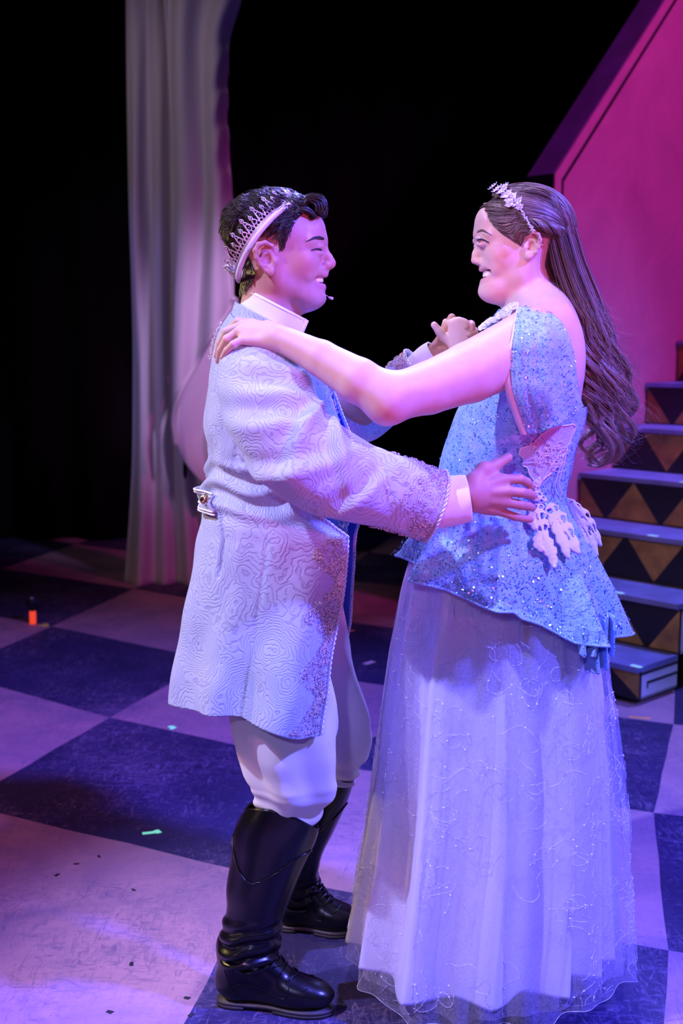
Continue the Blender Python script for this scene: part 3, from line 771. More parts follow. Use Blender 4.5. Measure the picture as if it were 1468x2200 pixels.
# teeth, eyes, brows
def face_bits(root, fr, sgn, u, teeth, eye, brow, lash, bod, browmat, k, browk=1.0):
    """teeth: (centre px, py, depth radius, half width, height)"""
    cx, cy, rad, hw, ht = teeth
    mb = MB(); gm = MB()
    for row, (dy, hh) in enumerate(((0, ht),)):
        for i in range(-5, 6):
            if row == 1 and abs(i) > 2: continue
            a = i / 5.6 * 1.25
            wd_ = hw * 0.2 * (1.15 if i in (-1, 0, 1) else 0.9)
            x = cx - sgn * rad * (1 - math.cos(a)) - sgn * (2 if row else 0); l = hw * math.sin(a)
            n0 = len(mb.v); mb.ball((0, 0, 0), 1.0, seg=12, rings=8); bv = mb.v[n0]; bv = np.sign(bv) * np.abs(bv)**0.55; ca, sa = math.cos(a), math.sin(a) * sgn; bv = bv * np.array((2.2, wd_ * 0.52, hh * 0.55)) * u; mb.v[n0] = np.stack([bv[:, 0] * ca - bv[:, 1] * sa * -1, bv[:, 1] * ca - bv[:, 0] * sa, bv[:, 2]], 1) + fr(x, cy + dy, l)
    mb.build('teeth', M_tooth, root)
    gm.ball(fr(cx - sgn * 17, cy + 4, 0), np.array((14, hw * 0.92, 13)) * u, seg=16, rings=10); gm.build('mouth_lining', M_mouth, root)
    for s in (1, -1):
        e = MB(); e.ball(fr(eye[0], eye[1], s * eye[2]), eye[3] * u, seg=20, rings=14)
        eb = e.build('eye', M_eye, root)
        ir = MB(); ir.ball(fr(eye[0] + sgn * (eye[3] - 4.2), eye[1], s * (eye[2] + 1)), np.array((5, 7, 7)) * u, seg=14, rings=10); ir.build('iris', M_iris, eb)
        b = MB(); bl = spline(brow, 20); nb_ = 150
        t_ = np.minimum(rng.random(nb_) * 19, 18.6); k0 = t_.astype(int); p0 = bl[k0] * (1 - t_ + k0)[:, None] + bl[k0 + 1] * (t_ - k0)[:, None]; dr = bl[k0 + 1] - bl[k0]; dr /= np.linalg.norm(dr, axis=1)[:, None]
        w_ = np.interp(t_ / 19, [0, .25, .7, 1], [2.0, 3.2, 2.2, 0.6]) * browk; p0[:, 1] += rng.uniform(-1, 1, nb_) * w_
        P3 = np.stack([p0, p0 + dr * 3 + np.array((0, -1.0)), p0 + dr * 6.5 + np.array((0, -1.0))], 1)
        q3 = bod.seen(P3[..., 0].ravel(), P3[..., 1].ravel(), off=0.35 * u).reshape(-1, 3, 3)
        if s < 0: q3[..., 1] *= -1
        for q in q3: b.tube(q, [0.45*u, 0.4*u, 0.12*u], 3)
        b.build('eyebrow', browmat, root)
        l = MB(); ll = spline(lash, 24); lp = bod.seen(ll[:, 0], ll[:, 1], off=0.3 * u)
        if s < 0: lp[:, 1] *= -1
        l.tube(lp, np.interp(np.linspace(0, 1, 24), [0, .5, 1], [0.9, 2.1, 1.2]) * u, 6)
        for j in range(2, 24):
            l.tube([lp[j], lp[j] + np.array((sgn * 2.6, -s * 2.0, -0.4)) * u, lp[j] + np.array((sgn * 5.0, -s * 3.4, 1.6)) * u * k], [0.5*u, 0.4*u, 0.1*u], 3)
        l.build('eyelashes', M_lash, root)
def hair_mat(name, c0, c1, rough=0.38):
    t = NT(name); t.b.inputs['Roughness'].default_value = rough; t.b.inputs['Specular IOR Level'].default_value = 0.55
    a = t.n('ShaderNodeVertexColor'); a.layer_name = 'Col'
    t.l(t.ramp(a.outputs['Color'], [(0.0, c0), (1.0, c1)]), t.b.inputs['Base Color'])
    return t.m
M_hair1 = hair_mat('dark_brown_hair', (0.016, 0.009, 0.007), (0.055, 0.030, 0.020))
M_brow1 = pmat('brow_hair', (0.045, 0.026, 0.020), 0.6, noise=0.3)
head_e = empty('face_features', (0, 0, 0), prince); head_e.location = -np.array(prince.location)
face_bits(head_e, pr, 1, U, (693, 600, 22, 31, 11.5), (675, 537, 32, 12.5), [(697, 514), (688, 512), (676, 512.5), (662, 518)], [(692, 538), (686, 535.5), (678, 535), (669, 538)], bp, M_brow1, 0.5, 1.15)

# ---- hair: a scalp layer and strands rooted on it
def strands(paths, r0, k=3, seed=0, grad=0.0):
    """paths: n x m x 3; tapering tubes, one mesh; colour attribute varies per strand"""
    n, m, _ = paths.shape
    T = np.gradient(paths, axis=1); T /= np.linalg.norm(T, axis=2, keepdims=True) + 1e-12
    ref = np.array((0.31, -0.9, 0.3)); A = np.cross(T, ref); A /= np.linalg.norm(A, axis=2, keepdims=True) + 1e-9; Bn = np.cross(T, A)
    r = (np.asarray(r0).reshape(-1, 1) * np.interp(np.linspace(0, 1, m), [0, 0.15, 0.7, 1], [0.8, 1, 0.85, 0.12])[None])[:, :, None]
    V = np.stack([paths + r * (math.cos(a) * A + math.sin(a) * Bn) for a in np.arange(k) * 2 * math.pi / k], 2).reshape(-1, 3)
    base = (np.arange(n)[:, None, None] * m + np.arange(m - 1)[None, :, None]) * k; j = np.arange(k)[None, None]
    j2 = (j + 1) % k
    f = np.stack([base + j, base + j2, base + k + j2, base + k + j], -1).reshape(-1, 4)
    rr = np.random.default_rng(seed); cv = np.repeat((rr.beta(1.6, 2.2, n)[:, None] * (1 - 0.3 * grad) + grad * np.linspace(0, 1, m)[None]**1.5).ravel(), k)
    return V, f, np.stack([cv] * 3, 1)
def vnormals(V, Q):
    n = np.zeros_like(V); fn = np.cross(V[Q[:, 2]] - V[Q[:, 0]], V[Q[:, 3]] - V[Q[:, 1]])
    for a in range(4): np.add.at(n, Q[:, a], fn)
    return n / (np.linalg.norm(n, axis=1)[:, None] + 1e-12)
Nb = vnormals(Vb, Qb)
HAIR1 = [(712, 430), (690, 452), (662, 461), (646, 474), (636, 490), (628, 512), (612, 540), (604, 538), (600, 518), (588, 508), (560, 510), (541, 524), (538, 548), (550, 575), (556, 590), (546, 612), (520, 628), (490, 600), (462, 540), (462, 440), (540, 385), (650, 385)]
msk = in_poly(px, py, HAIR1) & (py < 640) & (np.abs(Vb[:, 1]) < 0.12)
fm = msk[Qb].all(1); Qh = Qb[fm]; used, inv = np.unique(Qh, return_inverse=True); Qh = inv.reshape(Qh.shape)
edge_d = np.ones(len(Vb))
cnt = np.zeros(len(Vb)); np.add.at(cnt, Qb[fm].ravel(), 1)
topness = smoothstep(520, 440, py)
thick = (2.0 + 5.0 * topness + 2.0 * smoothstep(560, 480, px)) * U
thick *= np.clip(0.2 + 0.8 * smoothstep(0, 3.9, cnt), 0, 1)
Vh = Vb[used] + Nb[used] * (thick[used])[:, None]
Vh = relax(Vh, Qh, 3)
hb = pk(mesh('hair', Vh, Qh, M_hair1, prince)); vcolor(hb, np.full((len(Vh), 3), 0.12))
def hair_prince(n=7500, m=12):
    idx = rng.choice(len(used), n); p = Vh[idx].copy(); x, y = px[used][idx], py[used][idx]
    C0 = pr(590, 509, 0); rad = np.array((94, 76, 81)) * U; Vn = Nb[used][idx]
    top = smoothstep(525, 440, y); backs = smoothstep(570, 500, x)
    L = (0.016 + 0.026 * top + 0.012 * backs) * rng.uniform(0.6, 1.2, n)
    L = np.where(y > 560, L * 0.75, L)
    g1 = noise2(x / 15, y / 12 + p[:, 1] * 40, 8); g2 = noise2(x / 9 + 7, y / 9 + p[:, 1] * 60, 9)
    flow = np.stack([-1.0 + 0 * x, np.sign(p[:, 1]) * -0.1 * top, -0.75 + 0.8 * top], 1)      # combed back, down at the sides
    side = smoothstep(490, 512, y) * smoothstep(590, 606, x); flow = flow * (1 - side[:, None]) + np.array((-0.25, 0, -1.0)) * side[:, None]
    nape = smoothstep(555, 585, y); flow = flow * (1 - nape[:, None]) + np.array((0.12, 0, -1.0)) * nape[:, None]
    P_ = np.zeros((n, m, 3)); P_[:, 0] = p; d0 = np.zeros(n)
    lift = (0.0006 + 0.0027 * top + 0.0012 * backs) * (1 + 0.8 * g2)
    for i in range(1, m):
        t = i / (m - 1); q = P_[:, i-1]
        nn = (q - C0) / rad**2; nn /= np.linalg.norm(nn, axis=1)[:, None]
        nn = nn * (1 - nape[:, None]) + Vn * nape[:, None]; nn /= np.linalg.norm(nn, axis=1)[:, None]
        f = flow - nn * np.sum(flow * nn, 1)[:, None]; f /= np.linalg.norm(f, axis=1)[:, None] + 1e-9
        b_ = np.cross(f, nn)
        wv = 0.9 * g1 + (0.95 * top + 0.25) * np.sin(t * 5.0 + g2 * 5) + rng.normal(0, 0.10, n)
        P_[:, i] = q + (f + b_ * wv[:, None]) * (L / (m - 1))[:, None] / np.sqrt(1 + wv[:, None]**2) + nn * (lift * np.sin(t * 3.1 + 0.3) * 0.45)[:, None]
    return P_, np.where(rng.random(n) < 0.3, 0.00045, 0.0008)
Ph, rh = hair_prince()
# the quiff: locks thrown forward and curled over the forehead
def quiff(n=1300, m=16):
    out = np.zeros((n, m, 3)); r = rng.random((n, 6))
    for i in range(n):
        l = (r[i, 0] * 2 - 1) * 46; f = r[i, 1]
        if f < 0.62:    # curls up and forward, tip rolled under
            c = [(640 + 12*r[i,2], 452, l), (655, 432 - 10*r[i,3], l*1.02), (672 + 10*r[i,4], 424 - 7*r[i,3], l), (690 + 8*r[i,4], 430 - 4*r[i,3], l*.98), (698 + 4*r[i,5], 446, l*.96), (692 + 5*r[i,5], 459 + 4*r[i,2], l*.94), (683 + 4*r[i,4], 458, l*.93)]
        else:
            c = [(628 + 10*r[i,2], 470, l*1.35), (640, 452, l*1.4), (655, 446 + 6*r[i,3], l*1.35), (668, 452 + 6*r[i,3], l*1.2), (676, 462 + 4*r[i,3], l*1.1), (672 + 4*r[i,4], 468, l*1.05), (664, 468, l)]
        if f < 0.62:
            kf = r[i, 2] * 0.75; cm = np.array((680 - 12 * kf, 447, l)); c = [tuple(np.array(p) * (1 - kf * w_) + cm * kf * w_) for p, w_ in zip(c, (0.1, .3, .8, 1, 1, 1, 1))]
        q = np.array([pr(a, b, d) for a, b, d in c]) + rng.normal(0, 0.0016, 3)
        out[i] = spline(q, m)
    return out
Pq = quiff()
v1, f1, c1 = strands(Ph, rh, 3, 1); v2, f2, c2 = strands(Pq, np.full(len(Pq), 0.0008), 3, 2)
hs_ = mesh('hair_strands', np.concatenate([v1, v2]), np.concatenate([f1, f2 + len(v1)]), M_hair1, hb, kind='stuff'); vcolor(hs_, np.concatenate([c1, c2]))
# ================================================================ THE PRINCESS
U2 = SC(520, 0.0)
ps = frame_of(0.0)
def head_princess(B):
    u = U2
    P = lambda x, y, l=0: ps(x, y, l)
    E = lambda c, r, kk=0.014, op='u', rot=None: B.ell(P(*c), np.array((r[0], r[2], r[1])) * u, kk, op, rot)
    C = lambda a, b, r1, r2, kk=0.010, op='u': B.cone(P(*a), P(*b), r1*u, r2*u, kk, op)
    E((1128, 490, 0), (96, 82, 73))                              # skull
    E((1092, 510, 0), (68, 70, 64), 0.02)
    E((1088, 572, 0), (50, 62, 50), 0.02)
    C((1066, 612, 8), (1066, 612, -8), 24, 24, 0.02)
    E((1050, 626, 0), (20, 14.5, 19), 0.012)                       # chin
    E((1092, 620, 0), (44, 16, 30), 0.02)                        # soft under the chin
    both(lambda s: C((1126, 586, s*42), (1066, 624, s*16), 13, 12, 0.04))
    both(lambda s: C((1134, 545, s*51), (1126, 588, s*42), 13, 13, 0.04))
    both(lambda s: E((1078, 550, s*40), (26, 22, 19), 0.03))    # cheek
    both(lambda s: C((1029, 505, s*8), (1054, 505, s*46), 8, 9, 0.012))
    E((1042, 478, 0), (18, 28, 40), 0.02)                        # forehead
    both(lambda s: E((1020, 524, s*31), (15, 9, 16), 0.008, 's'))
    C((1032, 518, 0), (1022, 546, 0), 6.5, 7.5, 0.012)           # nose
    C((1024, 546, 0), (1021.5, 558.5, 0), 7, 9.5, 0.006)
    both(lambda s: E((1030, 562, s*10), (10, 7, 6.5), 0.004))
    both(lambda s: E((1026, 568.5, s*6), (4.2, 2.8, 3), 0.002, 's'))
    C((1037, 568, 0), (1039, 577, 0), 7.5, 6, 0.008)
    E((1053, 577, 0), (16, 12, 32), 0.012)
    E((1056, 606, 0), (17, 11, 28), 0.012)
    both(lambda s: C((1042, 568, s*22), (1066, 578, s*40), 4, 7, 0.016))
    E((1043, 589, 0), (22, 9.5, 40), 0.003, 's')
    both(lambda s: E((1049, 585, s*26), (13, 7, 13), 0.003, 's'))
    both(lambda s: E((1057, 581, s*34), (8, 3.6, 9), 0.003, 's'))
    for s in (1, -1):
        B.chain([P(a, b, s*c) for a, b, c in [(1035, 579, 0), (1036, 578, 9), (1041, 576.5, 20), (1050, 574.5, 28), (1063, 575, 35)]], np.array([4.2, 4.2, 3.6, 3, 2.4]) * u, 0.004)
        B.chain([P(a, b, s*c) for a, b, c in [(1041, 606, 0), (1042, 605, 9), (1046, 602, 20), (1054, 592, 28), (1063, 577, 35)]], np.array([5.4, 5.2, 4.2, 3.2, 2.4]) * u, 0.005)
        B.chain([P(a, b, s*c) for a, b, c in [(1028, 517, 16), (1026, 512.5, 26), (1031, 512.8, 37), (1046, 520, 46)]], np.array([3.5, 4.2, 4.2, 3.2]) * u, 0.004)
        B.chain([P(a, b, s*c) for a, b, c in [(1028, 524, 16), (1028, 525, 27), (1034, 525.5, 38), (1048, 523.5, 46)]], np.array([2.8, 3, 3, 2.4]) * u, 0.007)
    for s in (1, -1):
        rot = np.array([[0.93, 0.12*s, -0.36], [-0.1*s, 0.99, 0], [0.36, 0.05, 0.93]])
        B.ell(P(1146, 527, s*72), np.array((15, 6, 28)) * u, 0.006, 'u', rot)
        B.ell(P(1141, 531, s*79), np.array((8, 6, 13)) * u, 0.004, 's', rot)
        B.ell(P(1149, 512, s*81), np.array((8, 4.5, 8)) * u, 0.004, 's', rot)
        B.chain([P(a, b, s*l) for a, b, l in [(1132, 515, 70), (1136, 503, 76), (1147, 498, 81), (1157, 503, 84), (1161, 515, 86), (1158, 530, 85), (1152, 542, 82), (1143, 552, 78)]], np.array([3.2, 3.8, 4, 4, 4, 4, 3.8, 3.8]) * u, 0.003)
        B.chain([P(a, b, s*l) for a, b, l in [(1141, 512, 76), (1150, 518, 79), (1153, 530, 80), (1148, 541, 79), (1138, 543, 76)]], np.array([2.6, 3.2, 3.6, 3.6, 3]) * u, 0.003)
        B.ell(P(1136, 551, s*76), np.array((7.5, 5, 8)) * u, 0.005)
        B.ell(P(1130, 533, s*73), np.array((4.5, 4.5, 6)) * u, 0.005)
    B.cone(P(1144, 560, 0), P(1158, 672, 0), 44*u, 49*u, 0.02)   # neck
    C((1090, 640, 0), (1120, 665, 0), 10, 20, 0.03)
def body_princess():
    B = Body(); head_princess(B); u = U2; m = 1e-3
    q = lambda x, y, d: W(x, y, d)
    # shoulders, bare back, chest
    B.cone(q(1160, 660, 0), q(1148, 712, -0.125), 0.052, 0.050, 0.04)
    B.cone(q(1160, 660, 0), q(1148, 712, 0.125), 0.052, 0.050, 0.04)
    B.ell(q(1160, 780, 0), (0.092, 0.155, 0.15), 0.03)
    B.chain([q(1140, 880, 0), q(1085, 1040, 0), q(1080, 1200, 0)], [0.10, 0.095, 0.13], 0.03)
    both(lambda s: B.ell(q(1175, 745, -0.07 * s), (0.062, 0.06, 0.10), 0.03))      # shoulder blade
    # left arm, laid along his arm to the shoulder
    sh, el, wr = q(1125, 745, -0.165), q(838, 855, -0.315), q(600, 725, -0.235)
    B.chain([sh, q(1010, 800, -0.23), q(920, 834, -0.275), el], [0.066, 0.058, 0.049, 0.0435], 0.03)
    B.ell(q(828, 868, -0.322), (0.032, 0.036, 0.038), 0.02)
    B.chain([el, q(770, 818, -0.305), q(690, 770, -0.272), wr], [0.042, 0.0425, 0.034, 0.0245], 0.02)
    # hand over his shoulder
    K = [q(540, 694, -0.165), q(521, 698, -0.185), q(514, 711, -0.208), q(521, 731, -0.226)]
    bs = [q(592, 712, -0.205), q(592, 714, -0.220), q(594, 724, -0.236), q(594, 736, -0.240)]
    for i in range(4): B.cone(bs[i], K[i], 11.5*m, (9.8, 9.8, 9.4, 8.6)[i]*m, 0.016)
    B.ell(q(556, 716, -0.203), (0.040, 0.024, 0.013), 0.014)
    for f, r in zip([[K[0], q(512, 690, -0.148), q(492, 708, -0.130), q(482, 725, -0.122)],
                     [K[1], q(487, 712, -0.176), q(473, 738, -0.162), q(466, 764, -0.150)],
                     [K[2], q(487, 728, -0.206), q(474, 752, -0.192), q(469, 775, -0.178)],
                     [K[3], q(501, 739, -0.229), q(487, 753, -0.219), q(478, 768, -0.206)]], (8.2, 8.4, 8.0, 7.0)):
        B.chain(f, np.array((r + .4, r, r * .92, r * .82)) * m, 0.0022)
    B.chain([q(590, 706, -0.195), q(575, 700, -0.165), q(562, 704, -0.140), q(550, 712, -0.125)], np.array((13, 10.5, 9, 8)) * m, 0.01)
    # right arm reaching out to his far hand
    s2, e2, w2 = q(1120, 735, 0.165), q(1040, 860, 0.235), q(990, 778, 0.185)
    B.chain([s2, e2], [0.050, 0.038], 0.03); B.chain([e2, q(1010, 815, 0.215), w2], [0.038, 0.032, 0.023], 0.02)
    kn = [q(972, 694, 0.172), q(985, 690, 0.170), q(999, 694, 0.172), q(1009, 704, 0.178)]
    b0 = [q(976, 756, 0.178), q(984, 758, 0.176), q(992, 760, 0.178), q(999, 762, 0.182)]
    for i in range(4): B.cone(b0[i], kn[i], 11*m, (9.5, 9.5, 9, 8.2)[i]*m, 0.014)
    B.ell(q(986, 732, 0.18), (0.028, 0.013, 0.038), 0.012)
    for i in range(4):
        k = kn[i]
        B.chain([k, k + np.array((-0.012, 0.026, 0.002 - 0.002*i)), k + np.array((-0.016, 0.044, -0.014)), k + np.array((-0.012, 0.046, -0.034))], np.array((8.4, 8, 7.4, 6.8)) * m, 0.0022)
    B.chain([q(972, 756, 0.178), q(957, 731, 0.176), q(945, 713, 0.172), q(933, 698, 0.168)], np.array((14, 10.5, 9, 7.6)) * m, 0.010)
    # legs, under the skirt
    both(lambda s: B.chain([q(1080, 1200, -0.07*s), q(1085, 1650, -0.07*s), q(1090, 2085, -0.065*s)], [0.10, 0.06, 0.035], 0.03))
    return B
princess = empty('person', tuple(G(1055, 2110)))
tag(princess, 'long haired woman in sparkling blue bodice and sheer lavender gown facing the man', 'person')
def qk(o): o.location = -np.array(princess.location); return o
bq = body_princess(); Vq, Qq = bq.mesh(0.0024); Vq = relax(Vq, Qq, 2, 0.4)
bodyq = qk(mesh('body', Vq, Qq, M_skin, princess))
SK2 = (0.72, 0.45, 0.37)
c, px, py, blend = paint_skin(Vq, 0.0, SK2, None, None, [(1078, 552, 26, 22, .5), (1014, 560, 12, 10, .35), (1146, 527, 24, 34, .4), (830, 880, 50, 35, .4), (470, 770, 14, 14, .35)])
lat = np.abs(Vq[:, 1]) / U2
inm = in_poly(px, py, [(1063, 580), (1044, 574), (1024, 576), (1024, 611), (1044, 609), (1060, 590)]) & (lat < 39)
blend(0.5 * inm, (0.64, 0.28, 0.27))
blend(0.35 * (lat < 60) * np.exp(-((px - 1034) / 16)**2 - ((py - 512) / 7)**2), (0.30, 0.17, 0.17))     # eye shadow
vcolor(bodyq, c)
M_hair2 = hair_mat('long_brown_hair', (0.035, 0.018, 0.015), (0.36, 0.21, 0.15), 0.42)
M_brow2 = pmat('soft_brow_hair', (0.17, 0.095, 0.08), 0.6, noise=0.3)
he2 = empty('face_features', (0, 0, 0), princess); he2.location = -np.array(princess.location)
face_bits(he2, ps, -1, U2, (1041, 588, 20, 29, 12), (1043, 521.5, 31, 11.5), [(1025, 499), (1030, 497), (1038, 496.5), (1054, 504.5)], [(1026, 517), (1031, 514.2), (1040, 515.5), (1051, 521.5)], bq, M_brow2, 1.0, 0.6)
# hair close to the head
Nq = vnormals(Vq, Qq)
HAIR2 = [(1010, 470), (1030, 452), (1044, 446), (1058, 462), (1070, 486), (1092, 508), (1112, 520), (1128, 512), (1134, 500), (1148, 494), (1162, 500), (1168, 520), (1164, 545), (1160, 575), (1172, 612), (1210, 640), (1290, 560), (1250, 380), (1040, 380), (1000, 440)]
msk = in_poly(px, py, HAIR2) & (np.abs(Vq[:, 1]) < 0.12) & (py < 640)
fm = msk[Qq].all(1); Qh = Qq[fm]; used, inv = np.unique(Qh, return_inverse=True); Qh = inv.reshape(Qh.shape)
cnt = np.zeros(len(Vq)); np.add.at(cnt, Qq[fm].ravel(), 1)
thick = (2.5 + 2.5 * smoothstep(1080, 1150, px) * smoothstep(560, 480, py) + 1.5 * smoothstep(470, 430, py)) * U2 * np.clip(0.15 + 0.85 * smoothstep(0, 3.9, cnt), 0, 1)
Vh = relax(Vq[used] + Nq[used] * thick[used][:, None], Qh, 4)
hq = qk(mesh('hair', Vh, Qh, M_hair2, princess)); vcolor(hq, np.full((len(Vh), 3), 0.10))
# the hanging mass under the strands
HB = Body()
for z_, k in ((-0.026, 1), (0.026, 1)):
    HB.chain([ps(1196, 520, 0) + np.array((0, z_ * .9, 0)), ps(1212, 620, 0) + np.array((0, z_, 0)), ps(1248, 720, 0) + np.array((0, z_ * 1.1, 0)), ps(1284, 820, 0) + np.array((0, z_ * 1.1, 0)), ps(1296, 900, 0) + np.array((0, z_ * 0.8, 0)), ps(1290, 960, 0) + np.array((0, z_ * 0.5, 0))],
             [0.022, 0.022, 0.022, 0.020, 0.013, 0.005], 0.02)
Vm, Qm = HB.mesh(0.005); hm = mesh('hair_mass', relax(Vm, Qm, 2), Qm, M_hair2, hq); vcolor(hm, np.full((len(Vm), 3), 0.08))
HS = []; HR = []
def swept(n, front, m=26):
    """strands from the hairline: back over the ear into the twist, or from the crown down the back of the head"""
    C0 = ps(1128, 492, 0); rad = np.array((100, 77, 86)) * U2
    out = np.zeros((n, m, 3)); r = rng.random((n, 8))
    for i in range(n):
        s = 1 if r[i, 0] < 0.72 else -1
        if front:
            t0 = r[i, 1]
            a = [np.interp(t0, [0, .3, .6, 1], [1040, 1052, 1074, 1118]), np.interp(t0, [0, .3, .6, 1], [437, 462, 492, 518]), np.interp(t0, [0, .3, .6, 1], [6, 36, 58, 66]) * s]
            mid = [1120 + 12*r[i,2], 452 + 40*t0 + 10*r[i,3], s*(60 + 14*t0)]; b = [1168, 482 + 18*t0 + 8*r[i,3], s*(68 + 4*r[i,4])]; e = [1222, 505 + 14*(r[i,5]-.5) + 8*t0, s*(30 + 10*r[i,6])]
            m0 = [(a[0]*.6 + mid[0]*.4), a[1] + (mid[1]-a[1])*.25 + 12*t0, s*(abs(a[2])*.55 + abs(mid[2])*.47 + 3)]
            c_ = [a, m0, mid, b, e]
        else:
            t0 = r[i, 1]
            a = [1062 + 60*t0 + 8*r[i,2], 421 - 14*t0 + 5*r[i,3], s * (1 + 34*r[i,4])]
            c_ = [a, [1120 + 40*t0, 402 + 16*r[i,5] + 8*(1-t0), s*(10 + 48*r[i,4])], [1178 + 16*t0, 420 + 26*r[i,5], s*(14 + 54*r[i,4])], [1216 - 6*r[i,4], 462 + 16*r[i,5], s*(12 + 50*r[i,4])], [1222 - 10*r[i,4], 506 + 10*r[i,6], s*(10 + 34*r[i,4])]]
        p = spline([ps(*k) for k in c_], m)
        ln = np.sqrt((((p - C0) / rad)**2).sum(1)); k = (1.0 + 0.06 * r[i, 7]) if front else (1.02 + 0.085 * r[i, 7])
        p = C0 + (p - C0) * (np.maximum(ln, k) / ln)[:, None]
        p += (0.0015 * np.sin(np.linspace(0, 7, m) + r[i, 2] * 6))[:, None] * np.array((0.3, 0.2, 1)) + rng.normal(0, 0.0007, 3)
        out[i] = p
    return out
def sides(n, m=24):
    C0 = ps(1128, 492, 0); rad = np.array((100, 77, 86)) * U2; out = np.zeros((n, m, 3)); r = rng.random((n, 6))
    for i in range(n):
        s = 1 if r[i, 0] < 0.75 else -1; t = r[i, 1]
        p = spline([ps(*k) for k in [[1064 + 62*t + 10*r[i,2], 414 + 66*t, s*(8 + 70*t)], [1110 + 34*t, 414 + 66*t - 4*r[i,3], s*(22 + 60*t)], [1160 + 14*t, 424 + 56*t, s*(38 + 44*t)], [1200, 452 + 36*t, s*(46 + 26*t)], [1226 - 8*t, 494 + 10*r[i,4], s*(22 + 26*t)]]], m)
        ln = np.sqrt((((p - C0) / rad)**2).sum(1)); k = 1.03 + 0.05 * r[i, 5]
        p = C0 + (p - C0) * (np.maximum(ln, k) / ln)[:, None]
        p += (0.0012 * np.sin(np.linspace(0, 6, m) + r[i, 2] * 6))[:, None] * np.array((0.3, 0.2, 1)) + rng.normal(0, 0.0006, 3); out[i] = p
    return out
AS = sides(2200); HS.append(AS); HR.append(np.full(len(AS), 0.0007))
A1 = swept(2200, True); A2 = swept(3200, False)
HS += [A1, A2]; HR += [np.full(len(A1), 0.0007), np.full(len(A2), 0.0007)]
# the twist, a rope of hair running back from above the ear
def twist(n=420, m=26):
    out = np.zeros((n, m, 3)); t = np.linspace(0, 1, m)
    for i in range(n):
        s = 1 if i % 5 else -1
        ax = spline([ps(1118, 470, s*77), ps(1150, 480, s*84), ps(1180, 490, s*80), ps(1206, 499, s*64), ps(1222, 505, s*44), ps(1228, 514, s*24)], m)
        ph = 2 * math.pi * (i % 3) / 3 + t * 11 + rng.random() * 1.6; R = U2 * (4 + 8 * np.sin(np.pi * np.clip(t * 1.1, 0, 1))) * (0.55 + 0.45 * rng.random())
        T, N_, Bn = frames(ax)
        out[i] = ax + (np.cos(ph) * R)[:, None] * N_ + (np.sin(ph) * R)[:, None] * Bn
    return out
A3 = twist(); HS.append(A3[:, :, :]); HR.append(np.full(len(A3), 0.0007))
def long_hair(n, m, spread, rad, seed):
    rr = np.random.default_rng(seed); out = np.zeros((n, m, 3)); t = np.linspace(0, 1, m)
    LF = [(1170, 520), (1184, 580), (1204, 640), (1232, 700), (1240, 760), (1248, 820), (1256, 880), (1260, 940), (1262, 1000)]
    RG = [(1232, 478), (1256, 560), (1282, 625), (1306, 690), (1324, 760), (1344, 830), (1346, 890), (1328, 945), (1304, 1000)]
    L_ = spline(LF, m); R_ = spline(RG, m)
    nl = 46; lk = rr.integers(0, nl, n); lu = (np.arange(nl) + rr.random(nl)) / nl; ld = rr.uniform(-1, 1, nl); lp = rr.uniform(0, 6.28, nl); la = rr.uniform(0.4, 1.3, nl); ll = np.where(rr.random(nl) < 0.45, rr.uniform(0.62, 0.9, nl), rr.uniform(0.85, 1.06, nl)); lf = rr.uniform(20, 29, nl)
    for i in range(n):
        k = lk[i]; uu = np.clip(lu[k] + rr.normal(0, 0.025 * spread), -0.03, 1.04); T1 = ll[k] * rr.uniform(0.9, 1.05)
        tt = np.clip(t * T1, 0, 1) * (m - 1); a = np.minimum(tt.astype(int), m - 2); f = (tt - a)[:, None]
        l = L_[a] * (1 - f) + L_[a+1] * f; r_ = R_[a] * (1 - f) + R_[a+1] * f
        pxy = l * (1 - uu) + r_ * uu
        wave = smoothstep(0.2, 0.75, t * T1) * la[k]; ph = lp[k] + t * T1 * lf[k] + rr.normal(0, 0.10 * spread)
        x = pxy[:, 0] + (22 + 8 * t) * wave * np.sin(ph) + rr.normal(0, 1.6 * spread) * (0.3 + t)
        half = 78 * np.sqrt(np.clip(1 - (2 * np.clip(uu, 0.05, 0.95) - 1)**2, 0.1, 1)) * (1 - 0.35 * t)
        lat_ = ld[k] * half if k % 3 else (0.55 + 0.45 * abs(ld[k])) * half
        lat_ = lat_ + 24 * wave * np.cos(ph) + rr.normal(0, 2.5 * spread)
        s_ = SC(700, 0.0)
        for j in range(m):
            out[i, j] = W(x[j], pxy[j, 1] + 6 * wave[j] * np.cos(ph[j] * 0.9), 0.0 - lat_[j] * s_)
    return out
A4 = long_hair(3600, 40, 1.0, 0, 11); HS.append(A4); HR.append(np.full(len(A4), 0.00075))
A5 = long_hair(260, 40, 3.2, 0, 12)
A5[:, :, 0] += (np.linspace(0, 1, 40)**2)[None] * rng.normal(0.008, 0.024, (260, 1)); HS.append(A5); HR.append(np.full(260, 0.0004))
